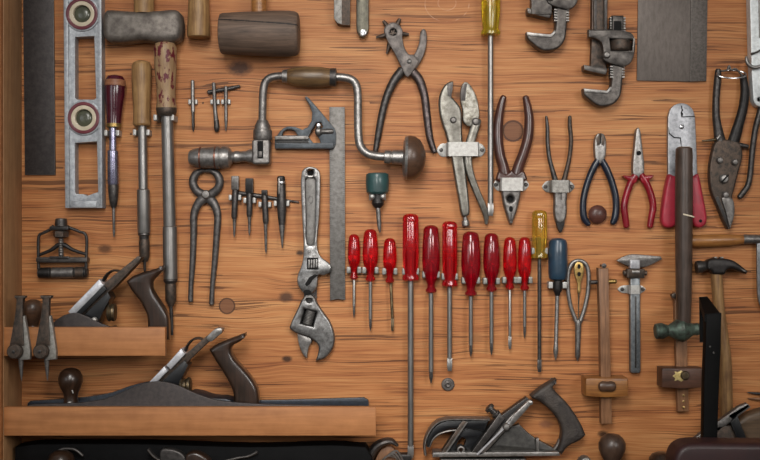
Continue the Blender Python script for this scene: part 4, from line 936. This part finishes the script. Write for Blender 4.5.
def drawknife():
    t = thing('drawknife', 'honey wooden handle and long blade of a drawknife at the right edge', 'drawknife', 740, 240, 7)
    M().lathe((689, 241.4, 7), (744, 239.6, 7), [(0, 3), (1, 5), (5, 6.3), (22, 6.6), (40, 6), (50, 5), (55, 4.2)], 24).build('handle', tan_x, t)
    M().lathe((743, 239.4, 7), (790, 238.6, 7), [(0, 4.6), (2, 5), (14, 4.6), (18, 4), (47, 4)], 20).build('ferrule', steel_mid, t)
    M().plate(sm([(756.4, 243, 1), (800, 243, 1), (800, 312, 1), (772, 312), (763, 309), (758.6, 302), (757, 290)], 3), 5, 8.6, .8, back=True).build('blade', metal('pale_blade_steel', '8b8d90', '6f7174', .35, .8), t)
drawknife()

# ------------------------------------------------------------------ left lower part
def honing_guide():
    t = thing('honing_guide', 'black framed honing guide with a knurled knob and steel roller', 'honing guide', 61, 250, 10)
    M().sweep([(38.6, 276, 9, 1.7), (38, 256, 9, 1.5), (38.4, 237, 9, 1.5), (43, 233, 9, 1.5), (50.4, 229.4, 9, 1.6), (53, 226, 9, 1.6)], 10, 4).build('frame_arm', black_iron, t)
    M().sweep([(85.6, 276, 9, 1.7), (86, 256, 9, 1.5), (86, 236, 9, 1.5), (79, 231.6, 9, 1.5), (71, 228.4, 9, 1.6), (67, 226.6, 9, 1.6)], 10, 4).build('frame_arm', black_iron, t)
    M().plate(rrect(50.4, 226, 69.4, 230.4, 1.6), 4, 14, 1.2, back=True).build('cross_head', black_iron, t)
    M().lathe((60.8, 218.2, 9), (60.8, 227, 9), [(0, 4.6), (.6, 6), (3.6, 6.6), (7.6, 6.6), (8.6, 5)], 24, (24, .08)).build('knurled_knob', steel_dark, t)
    M().lathe((60.8, 226, 9), (60.8, 258, 9), [(0, 2.6)] + [(1 + q*1.2, 2.8 if q % 2 else 2.3) for q in range(24)] + [(31, 2)], 14).build('screw', steel_mid, t)
    M().lathe((60.8, 230.6, 9), (60.8, 238, 9), [(0, 5), (1, 7.6), (6, 7.6), (7.4, 5)], 6).build('nut', brown_iron, t)
    M().sweep([(38.6, 255, 9, 1.6), (45, 252.6, 9, 1.7), (52, 249.4, 9, 2), (58, 245, 9, 2.4), (64, 245, 9, 2.4), (70, 248.6, 9, 2), (77, 251.6, 9, 1.7), (85.6, 254, 9, 1.6)], 12, 4).build('clamp_arch', black_iron, t)
    M().plate(rrect(36.6, 257.2, 88, 262.6, 1.4), 2, 13, 1.2, back=True).build('lower_bar', steel_dark, t)
    M().plate(rrect(50, 256.2, 70, 259, 1.2), 10, 14, .8).build('clamp_pad', black_iron, t)
    rl = M().lathe((37.4, 273, 7.6), (87.4, 272.4, 7.6), [(0, 4), (.8, 5.2), (12, 5.6), (13.4, 4.4), (14, 5.2), (36, 5.2), (36.6, 4.4), (37.4, 5.6), (48, 5.6), (49.6, 4)], 22).build('roller', black_iron, t)
    M().lathe((51.6, 272.9, 7.6), (73, 272.6, 7.6), [(0, 5.2), (.4, 5.5), (21, 5.5), (21.4, 5.2)], 22).build('roller_sleeve', steel_mid, rl)
    M().lathe((75.4, 272.6, 7.6), (84, 272.5, 7.6), [(0, 5.4), (.4, 5.8), (8, 5.8), (8.6, 5.2)], 22).build('roller_bush', brown_iron, rl)
honing_guide()

def trammel(label, dx):
    h = 60
    t = thing('trammel_point', label, 'trammel', 20 + dx, 297, h, 'pair of trammel points on the upper shelf lip')
    M().plate(sm([(14.6 + dx, 295.6, 1), (26 + dx, 295.6, 1), (26 + dx, 297.6, 1), (23.6 + dx, 299.4), (23.4 + dx, 318), (24.6 + dx, 346, 1), (9.6 + dx, 346, 1), (12.6 + dx, 330), (15.6 + dx, 312), (16.6 + dx, 299.4), (14.6 + dx, 297.6, 1)], 3), 54, 62, 1.6, back=True).build('arm', brown_iron, t)
    M().plate(sm([(21 + dx, 316, 1), (24.6 + dx, 315.6, 1), (27 + dx, 328), (30.4 + dx, 352), (30 + dx, 359.6, 1), (20 + dx, 360.4, 1), (18 + dx, 346)], 3), 54, 60.5, 1.4, back=True).build('wedge', trammel_grey, t)
    M().knob(16 + dx, 351, [(54, 7.6), (63, 7.9), (65.4, 7.4), (66.6, 6), (66.8, .1)], 26).build('thumb_disc', brown_iron, t)
    M().knob(16 + dx, 351, [(66, 1.8), (68, 1.6), (68.4, .1)], 12).build('disc_pin', black_iron, t)
    M().lathe((19.6 + dx, 355, 57), (20.6 + dx, 381, 57), [(0, 3), (8, 2.4), (18, 1.6), (26, .4)], 14).build('point', steel_mid, t)
trammel('trammel point nearest the cabinet side, hooked over the upper shelf lip', 0)
trammel('trammel point hooked over the upper shelf lip in front of the dark knob', 26)

# ------------------------------------------------------------------ hand planes
def bench_plane():
    h = 28
    t = thing('bench_plane', 'small bench plane with bright lever cap on the upper shelf', 'hand plane', 90, 347, h)
    M().plate([(12, 340), (158, 340), (157, 348), (14, 348)], 10, 46, 1, back=True).build('sole', cheek_iron, t)
    for z in (10, 42):
        M().plate(sm([(48, 345, 1), (50, 328), (57, 320), (66, 314.6), (74, 312.6), (82, 313.6), (92, 318), (102, 323), (116, 327.6), (140, 330), (160, 345, 1)], 4), z, z + 4, 1.2, back=True).build('cheek', navy_iron if z < 20 else cheek_iron, t, h=z)
    M().lathe((33, 299.5, h), (33, 342, h), [(0, 3), (1, 6), (4, 9), (9, 10.4), (15, 9.4), (21, 6.4), (26, 5), (32, 7.4), (42, 8)], 26).build('front_knob', walnut, t)
    M().plate([(69, 317), (77, 322), (118, 285), (141, 261), (143, 257), (139.4, 256), (112, 278)], 20, 36, .6, back=True).build('plane_iron', brown_iron, t)
    cap = M().plate([(71.6, 310.6), (76.8, 315), (107, 284.6), (102.4, 278.6)], 13, 41, 1, back=True).build('lever_cap', nickel, t)
    M().plate([(76.8, 315), (80.6, 317.4), (110, 288.4), (107, 284.6)], 12, 42, .5, back=True).build('cap_shadow_edge', japan, cap)
    M().sweep([(103.6, 281, h, 1.5, 8), (107, 275, h, 1.3, 7), (112, 271, h, 1.2, 6), (118, 270.6, h, 1.2, 6), (122.6, 274, h, 1.2, 6)], 10, 4).build('cam_lever', steel_dark, t)
    M().plate([(86, 330), (83, 318), (110, 291), (113, 297), (106, 310), (97, 330)], 16, 38, 1, back=True).build('frog', japan, t)
    M().lathe((109, 312, 33), (119, 312, 33), [(0, 5), (.6, 8.4), (2.2, 9), (4, 7.6), (5.4, 9), (7.6, 8.4), (8.4, 4)], 24, None).build('depth_wheel', brass_dark, t)
    M().knob(98, 318.6, [(40, 2.8), (44.6, 2.4), (45.4, 1), (45.5, .1)], 12).build('frog_screw', galv, t)
    M().plate(sm([(126, 281.4, 1), (133, 276), (145, 271.6), (156, 268.6), (163.6, 265, 1), (162.6, 270), (157, 276), (152.6, 281), (152.4, 289), (157.6, 298), (164, 308), (168.4, 318), (169, 340, 1), (147, 340, 1), (147.4, 318), (141, 303), (132, 291)], 4), 21, 35, 3.6, back=True).build('tote', rosewood, t, h=33)
    M().plate(sm([(112, 326), (118, 331), (128, 333.4), (150, 334), (150, 341, 1), (108, 341, 1)], 3), 16, 40, 1, back=True).build('bed', japan, t)
bench_plane()

def jointer_plane():
    h = 28
    t = thing('jointer_plane', 'long dark jointer plane with wooden knob and tote on the lower shelf', 'hand plane', 195, 427, h)
    M().plate([(30, 418), (366, 418), (364, 428), (32, 428)], 8, 46, 1, back=True).build('sole', cheek_iron, t)
    M().plate(sm([(28, 424, 1), (27, 404), (30, 401, 1), (62, 399, 1), (90, 396.4), (112, 392.4), (130, 386), (150, 381.4), (165, 381.6), (180, 386), (200, 394), (222, 398), (262, 400), (330, 398.4, 1), (364, 397.4, 1), (368.6, 401), (369, 424, 1)], 4), 8, 12, 1.2, back=True).build('cheek', navy_iron, t, h=12)
    M().plate(sm([(28, 424, 1), (28, 406), (34, 404, 1), (80, 402.6, 1), (104, 399), (122, 392), (138, 385.4), (152, 381.6), (164, 381.6), (178, 385), (196, 393), (216, 399.6), (240, 402.4), (268, 404, 1), (365, 406, 1), (365, 424, 1)], 4), 42, 46, 1.2, back=True).build('cheek', cheek_iron, t, h=44)
    kb = M().lathe((70.2, 368, h), (71.6, 420, h), [(0, 3), (1, 6.4), (4, 10), (9, 12), (14, 12.2), (19, 10.4), (25, 7.4), (30, 6.6), (36, 8), (52, 8.4)], 28).build('front_knob', rosewood, t)
    M().lathe((74, 388, 36), (75.6, 392, 36.4), [(0, .7), (4.4, .7)], 10).build('knob_nick', galv, kb)
    M().knob(72, 402, [(35, 2.2), (38, 2), (38.8, 1), (39, .1)], 12).build('knob_screw', galv, kb)
    M().plate([(150, 385), (160, 390), (196, 354), (214, 337), (221, 331), (218, 327.6), (207, 336)], 20, 36, .6, back=True).build('plane_iron', brown_iron, t)
    M().plate(sm([(208, 337), (214, 330), (218.4, 327.4), (223.4, 328.4), (222.4, 332.6), (217.6, 336.4), (212, 341)], 3), 20, 37, .8, back=True).build('iron_end', steel, t)
    c = M().plate([(151, 381.4), (158.4, 381.6), (170.6, 369), (166.8, 364.6)], 12, 42, 1, back=True).build('lever_cap', nickel, t)
    M().plate([(168.6, 363.6), (173, 368), (187.6, 352.6), (183.4, 347)], 13, 41, 1, back=True).build('cap_upper', nickel, c)
    M().sweep([(184.6, 353, h, 1.6, 8), (188, 345, h, 1.4, 7), (193, 339.6, h, 1.3, 6), (199, 338, h, 1.3, 6), (203.6, 340, h, 1.3, 6)], 10, 4).build('cam_lever', steel_dark, t)
    M().plate([(163, 390), (161, 383), (186, 359), (190, 364), (184, 376), (176, 392)], 16, 38, 1, back=True).build('frog', japan, t)
    M().lathe((181, 385, 33), (196, 384.6, 33), [(0, 4), (.6, 7.6), (2, 8.2), (4, 6.4), (6, 6.4), (8, 8.2), (10, 8.2), (11.4, 6)], 24).build('depth_wheel', brass_dark, t)
    M().plate(sm([(190, 392), (200, 391.6), (214, 396), (232, 398), (240, 410, 1), (180, 410, 1)], 3), 14, 42, 1, back=True).build('bed', navy_iron, t)
    M().plate(sm([(209, 349.6, 1), (216, 344.6), (226, 340), (237, 336), (245.4, 332.6, 1), (245.4, 336.4), (240, 341.6), (233.6, 345), (231, 350), (234, 358), (243, 368), (252, 379), (258, 391), (259.4, 412, 1), (233, 412, 1), (233.6, 394), (227, 379), (217, 363)], 4), 20, 37, 4, back=True).build('tote', rosewood, t, h=34)
jointer_plane()

def low_plane():
    h = 28
    t = thing('dark_plane', 'black jointer plane in the deep shade under the long lower shelf', 'hand plane', 195, 477, h)
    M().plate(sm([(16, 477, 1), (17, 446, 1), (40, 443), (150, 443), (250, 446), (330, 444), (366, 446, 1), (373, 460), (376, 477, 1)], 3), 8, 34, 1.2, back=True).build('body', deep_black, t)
    M().lathe((66, 447, 44), (66, 478, 44), [(0, 3), (1, 7), (4, 11), (9, 13), (14, 12), (20, 8), (31, 9)], 26).build('front_knob', rosewood, t)
    M().sweep([(58, 452, 40, 1.4), (66, 446.6, 40, 1.4), (78, 447, 40, 1.4), (86, 453, 40, 1.4)], 10, 4).build('knob_rim', steel_dark, t)
    M().sweep([(152, 446, 44, 1.6, 4), (157, 452, 44, 1.6, 4), (166, 458, 44, 1.6, 4), (178, 463, 44, 1.6, 4)], 10, 4).build('lever_cap', steel_dark, t)
    M().plate(sm([(163, 447.6), (175, 446), (186, 451), (190, 460), (190, 478, 1), (165, 478, 1)], 3), 36, 44, 2).build('frog', steel_dark, t)
    M().plate(sm([(189, 452), (196, 448), (204, 450), (212, 456), (216, 466), (216, 478, 1), (189, 478, 1)], 3), 36, 48, 3).build('tote', rosewood, t)
    M().sweep([(222, 460, 38, 1.2), (238, 456, 38, 1.2), (250, 454, 38, 1.2), (258, 450, 38, 1.8)], 10, 4).build('adjusting_lever', steel_dark, t)
low_plane()

def hook_end():
    t = thing('plough_plane', 'curved dark steel end of a plane with wire spring, right of the black shade', 'hand plane', 385, 477, 14)
    M().sweep([(364, 478, 14, 4, 8), (368, 462, 14, 4.4, 8), (374, 449, 14, 4.6, 8), (382, 442.6, 14, 4, 8), (391, 441, 14, 3.2, 7), (397.6, 445.6, 14, 1.4, 5)], 14, 5).build('curved_horn', steel_dark, t)
    M().plate(sm([(374, 478, 1), (375, 462), (380, 451), (388, 446.6), (394, 449), (397, 460), (402, 478, 1)], 3), 4, 12, 1.2, back=True).build('side_plate', gauge_w, t)
    for q in range(4):
        M().sweep([(380 + q*3, 462 - q*2.6, 16, 1), (388 + q*3, 455 - q*1.6, 18, 1.1), (394 + q*3.4, 457 + q*2, 16, 1)], 8, 4).build('spring_coil', steel, t)
    M().plate(rrect(396, 455, 412, 478, 3), 0, 12, 1.2).build('end_block', black_iron, t)
hook_end()

def rabbet_plane():
    h = 14
    pl = thing('steel_plate', 'grey steel plate under the rabbet plane at the bottom edge', 'plate', 482, 478, 12)
    M().solid(440, 456.6, 524, 478, 0, 26, .6).build('plate', steel_mid, pl)
    t = thing('rabbet_plane', 'black rabbet plane with an open skeleton nose and pebbled dark handle', 'hand plane', 500, 455, h)
    M().plate([(432.6, 450.4), (557, 449.8), (558.6, 453.6), (432, 455)], 4, 25, .5, back=True).build('sole', steel, t)
    M().sweep([(425.2, 454, 14, 1.4, 9), (424.4, 446, 14, 1.6, 9), (426, 437, 14, 1.7, 9), (430.6, 428, 14, 1.7, 9), (438, 421, 14, 1.7, 9), (448, 418.4, 14, 1.7, 9), (466, 418, 14, 1.7, 9), (489, 418.6, 14, 1.7, 9)], 12, 4).build('nose_arch', steel_mid, t)
    M().plate(sm([(427, 438, 1), (432, 429), (440, 422), (450, 419.6), (488, 420, 1), (484, 430, 1), (466, 427, 1), (452, 427.4), (440, 431), (433, 437), (430, 446, 1), (426.6, 446, 1)], 3), 6, 20, 1, back=True).build('nose_web', japan, t)
    M().sweep([(429, 446, 18, 1.2, 2), (432.6, 438.6, 18, 1.2, 2), (440, 432.6, 18, 1.2, 2), (452, 429.6, 18, 1.2, 2), (462, 429.6, 18, 1.2, 2)], 10, 4).build('inner_arch', steel_mid, t)
    M().plate([(441, 451), (446.6, 451), (467, 420.4), (462, 419)], 8, 22, .8, back=True).build('strut', brown_iron, t)
    M().sweep([(446, 450.4, 22.4, 1), (455, 437, 22.4, 1), (466.4, 420.6, 22.4, 1)], 8, 3).build('strut_edge', steel, t)
    M().plate(sm([(446, 450, 1), (452, 443), (458, 432), (466, 427, 1), (486, 428, 1), (470, 451, 1), (464, 447), (466, 440), (462, 437), (457, 443), (456, 451, 1)], 3), 4, 16, .8, back=True).build('throat_web', japan, t)
    M().plate(circ(460.4, 448.6, 4, 18), 8, 22, .8, [circ(460.4, 448.6, 1.8, 12)], back=True).build('depth_boss', steel_mid, t)
    M().plate([(471, 453), (481, 451.6), (530, 400), (526, 396.4), (500, 415)], 8, 20, .8, back=True).build('bed', black_iron, t)
    M().plate([(470, 451), (476.6, 451), (503.6, 416.6), (498.6, 411)], 10, 25, .8, back=True).build('lever_cap', steel_dark, t)
    M().plate([(477, 453.6), (483.6, 451), (512.6, 419), (530.6, 401), (527.6, 397.6), (508, 416)], 9, 25, .6, back=True).build('plane_iron', steel_mid, t)
    M().sweep([(476, 452.4, 25.6, 1.1), (494, 434.6, 25.6, 1.1), (512, 417, 25.6, 1.1)], 8, 3).build('iron_edge', nickel, t)
    M().plate([(505.6, 424), (509.6, 424.6), (524, 409), (531, 400.4), (527.6, 398), (513, 411.4)], 22, 27, .8).build('chip_breaker', steel, t)
    M().knob(504.8, 424.4, [(22, 3.6), (28, 3.6), (29.6, 2.6), (30, .1)], 16).build('cap_screw', steel, t)
    M().knob(528.8, 400.6, [(22, 2.4), (28, 2.2), (28.8, .1)], 14).build('iron_screw', steel, t)
    M().lathe((487.6, 406, 16), (497, 415, 16), [(0, 3), (1, 5), (4, 5.2), (5, 3), (9, 3), (10, 4.6), (13, 4.6)], 16).build('thumbscrew', steel_dark, t)
    M().plate(sm([(484, 451, 1), (508, 427, 1), (519, 424, 1), (526, 431), (535, 438), (546, 444), (558, 450.6, 1)], 3), 6, 16, 1, back=True).build('side_plate', side_casting, t)
    M().solid(535.6, 437.4, 538.2, 451, 10, 19.6, .6).build('side_rib', steel_mid, t)
    M().sweep([(552, 452, 12, 2, 4), (557, 446, 12, 2, 4), (560, 440, 12, 2, 4)], 10, 3).build('heel_curl', steel_mid, t)
    peb = NT('pebbled_black_handle'); f = peb.noise(peb.coord(), 420, 3, .6)
    col = peb.ramp(peb.noise(peb.coord(), 60, 4), [(.35, '463f3a'), (.7, '2b2624')]); peb.bump(f, .9, .0012)
    peb = peb.fin(col, .5, .3)
    M().plate(sm([(530, 396), (535, 391), (541, 386.4), (548, 382), (555.6, 378, 1), (555.6, 381), (552, 386.4), (555.6, 391.6), (564.6, 400.6), (574, 413), (581, 425.6), (584.4, 434, 1), (578, 439.4), (567.6, 444.6), (560.4, 453.6, 1), (556.6, 450, 1), (559.6, 438), (560.6, 430), (557, 419), (548, 408), (538, 400)], 4), 5, 23, 3.6, back=True).build('handle', peb, t)
rabbet_plane()

def bottom_knobs():
    t = thing('knobbed_plane', 'round brown wooden knob of a plane cut off by the bottom edge', 'hand plane', 612, 478, 20)
    M().lathe((612, 434, 20), (612, 476, 20), [(0, 4), (1, 7.6), (4, 11), (9, 13.4), (15, 13.4), (21, 11), (28, 7), (34, 7), (42, 9)], 28).build('front_knob', knob_w, t)
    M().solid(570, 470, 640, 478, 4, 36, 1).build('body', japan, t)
    M().plate(sm([(576, 474, 1), (578.6, 460), (584, 456), (590, 458.6), (592, 474, 1)], 3), 12, 28, 2, back=True).build('lever_end', galv_dull, t)
bottom_knobs()

def right_plane():
    h = 24
    t = thing('smoothing_plane', 'hand plane with a long slanting iron, half hidden behind the maroon block', 'hand plane', 710, 478, h)
    M().plate([(645, 470), (790, 470), (790, 478), (645, 478)], 17, 46, 1, back=True).build('sole', cheek_iron, t)
    M().plate([(660, 462), (668, 465), (747.4, 405.6), (744, 401.8), (736, 405), (722, 415), (700, 430)], 26, 34, .8, back=True).build('plane_iron', steel_mid, t)
    M().plate([(724, 414), (728.6, 418), (747, 405), (744.4, 402)], 27, 34, .8, back=True).build('iron_end', punch_iron, t)
    M().plate([(726, 420), (733, 413), (746, 446), (738, 449)], 18, 38, 1, back=True).build('frog', japan, t)
    M().lathe((661, 452, h), (661, 478, h), [(0, 4), (2, 9), (6, 12), (12, 12), (18, 8), (26, 9)], 26).build('front_knob', rosewood, t)
    M().plate(sm([(731, 423.6, 1), (742, 415), (752, 410.6), (768, 406), (790, 404, 1), (790, 468, 1), (742, 468, 1), (745, 446), (740, 432)], 3), 16, 34, 4, back=True).build('tote', olive_brown_w, t)
    M().plate([(698, 437), (716, 424), (730, 424), (742, 446), (742, 470), (698, 470)], 17, 34, 1, back=True).build('bed', brown_iron, t)
    t = thing('scratch_awl', 'thin dark spike with a pale shank at the right edge', 'awl', 756, 394, 4)
    M().sweep([(748, 392.6, 3, .6), (756, 393.4, 3, 1.2), (770, 394.6, 3, 1.4), (790, 396, 3, 1.4)], 10, 3).build('spike', black_iron, t)
    M().sweep([(748.6, 398.4, 2.6, .6), (756, 399, 2.6, 1.4), (770, 400, 2.6, 2), (790, 401, 2.6, 2)], 10, 3).build('shank', gauge_w, t)
right_plane()

def stool():
    h = 100
    t = thing('padded_stool', 'black hooked metal upright rising behind a maroon padded block', 'stool', 715, FLOOR_Y, h)
    M().plate([(704.4, 314), (719.6, 312.6), (719, 345), (717.4, 380), (715.4, 440), (714.6, 640), (700.8, 640), (701.4, 440), (702.4, 380), (703.8, 345)], 96, 106, .8, back=True).build('upright', black_paint, t)
    # the top slopes back towards the board and ends in a short hanging plate
    Q = lambda x, y, z: at_depth(x, y, z, h)
    m = M()
    a = m.ring([Q(699.4, 297.4, 64), Q(707.4, 296.6, 64), Q(707.4, 306, 64), Q(699.4, 306, 64)]); b = m.ring([Q(704.4, 314, 105.5), Q(719.6, 312.6, 105.5), Q(719.6, 322, 105.5), Q(704.4, 322, 105.5)])
    m.bridge(a, b); m.f += [tuple(a), tuple(b[::-1])]
    m.build('sloping_arm', black_paint, t)
    m = M()
    a = m.ring([Q(699, 297, 58), Q(707, 296.4, 58), Q(706, 342, 58), Q(699.6, 342.4, 58)]); b = m.ring([Q(699.4, 297.6, 66), Q(707.4, 297, 66), Q(706.4, 341.4, 66), Q(700, 342, 66)])
    m.bridge(a, b); m.f += [tuple(a), tuple(b[::-1])]
    m.build('hook_plate', black_paint, t)
    for x, y in ((708, 346), (711.6, 352)): M().knob(x, y, [(104, 1), (106.6, .9), (106.8, .1)], 10).build('screw', black_iron, t)
    M().plate(sm([(669, 640, 1), (668.6, 470, 1), (669.4, 456), (674, 446), (683, 440.8), (694, 439.6, 1), (800, 440.6, 1), (800, 640, 1)], 5), 108, 142, 6, back=True).build('padded_block', leather, t, h=125)
    M().plate(rrect(660, 630, 810, 652, 6), 100, 260, 5, back=True).build('seat', leather, t)
    for x in (672, 796):
        for z in (108, 250): M().lathe((x, 650, z), (x, FLOOR_Y, z), [(0, 8), (FLOOR_Y - 650, 5.5)], 16).build('leg', stool_w, t, h=0 if False else 0)
stool()
# ------------------------------------------------------------------ camera and light
cam = bpy.data.cameras.new('camera'); co = bpy.data.objects.new('camera', cam); COL.objects.link(co)
co.location = (0, -D*S, 0); co.rotation_euler = (math.radians(90), 0, 0)
cam.sensor_width = 36; cam.lens = 36*D/760; cam.clip_start = .02
SC.camera = co
def lamp(name, loc, aim, size, power, col, shape='DISK', spread=180):
    l = bpy.data.lights.new(name, 'AREA'); l.energy = power; l.color = col; l.shape = shape; l.size = size; l.spread = math.radians(spread)
    o = bpy.data.objects.new(name, l); COL.objects.link(o); o.location = loc
    o.rotation_euler = (Vector(aim) - Vector(loc)).to_track_quat('-Z', 'Y').to_euler()
    return o
lamp('workshop_lamp', (-.1, -1.7, 1.0), (.03, 0, -.14), .7, 5.1, (1, .97, .92), spread=92)
lamp('left_fill', (-1.5, -2.2, .35), (.02, 0, -.05), 1.1, .7, (.95, .98, 1), spread=60)  # fill added at the left to draw highlight lines on the metal shafts
lamp('right_fill', (1.1, -2.0, .5), (0, 0, -.08), .8, 1.5, (1, .97, .93), spread=50)  # weak fill added at the right, also brightening the cabinet side
lamp('front_fill', (-.2, -1.6, .3), (.05, 0, -.2), .5, 1.05, (1, .98, .95), spread=60)  # fill added near the camera to brighten the board and facing metal
w = bpy.data.worlds.new('workshop_air'); SC.world = w; w.use_nodes = True
w.node_tree.nodes['Background'].inputs[0].default_value = (1, .97, .93, 1)
w.node_tree.nodes['Background'].inputs[1].default_value = .16
vs = SC.view_settings
vs.view_transform = 'Standard'; vs.look = 'None'; vs.exposure = .05; vs.gamma = 1; vs.use_curve_mapping = False
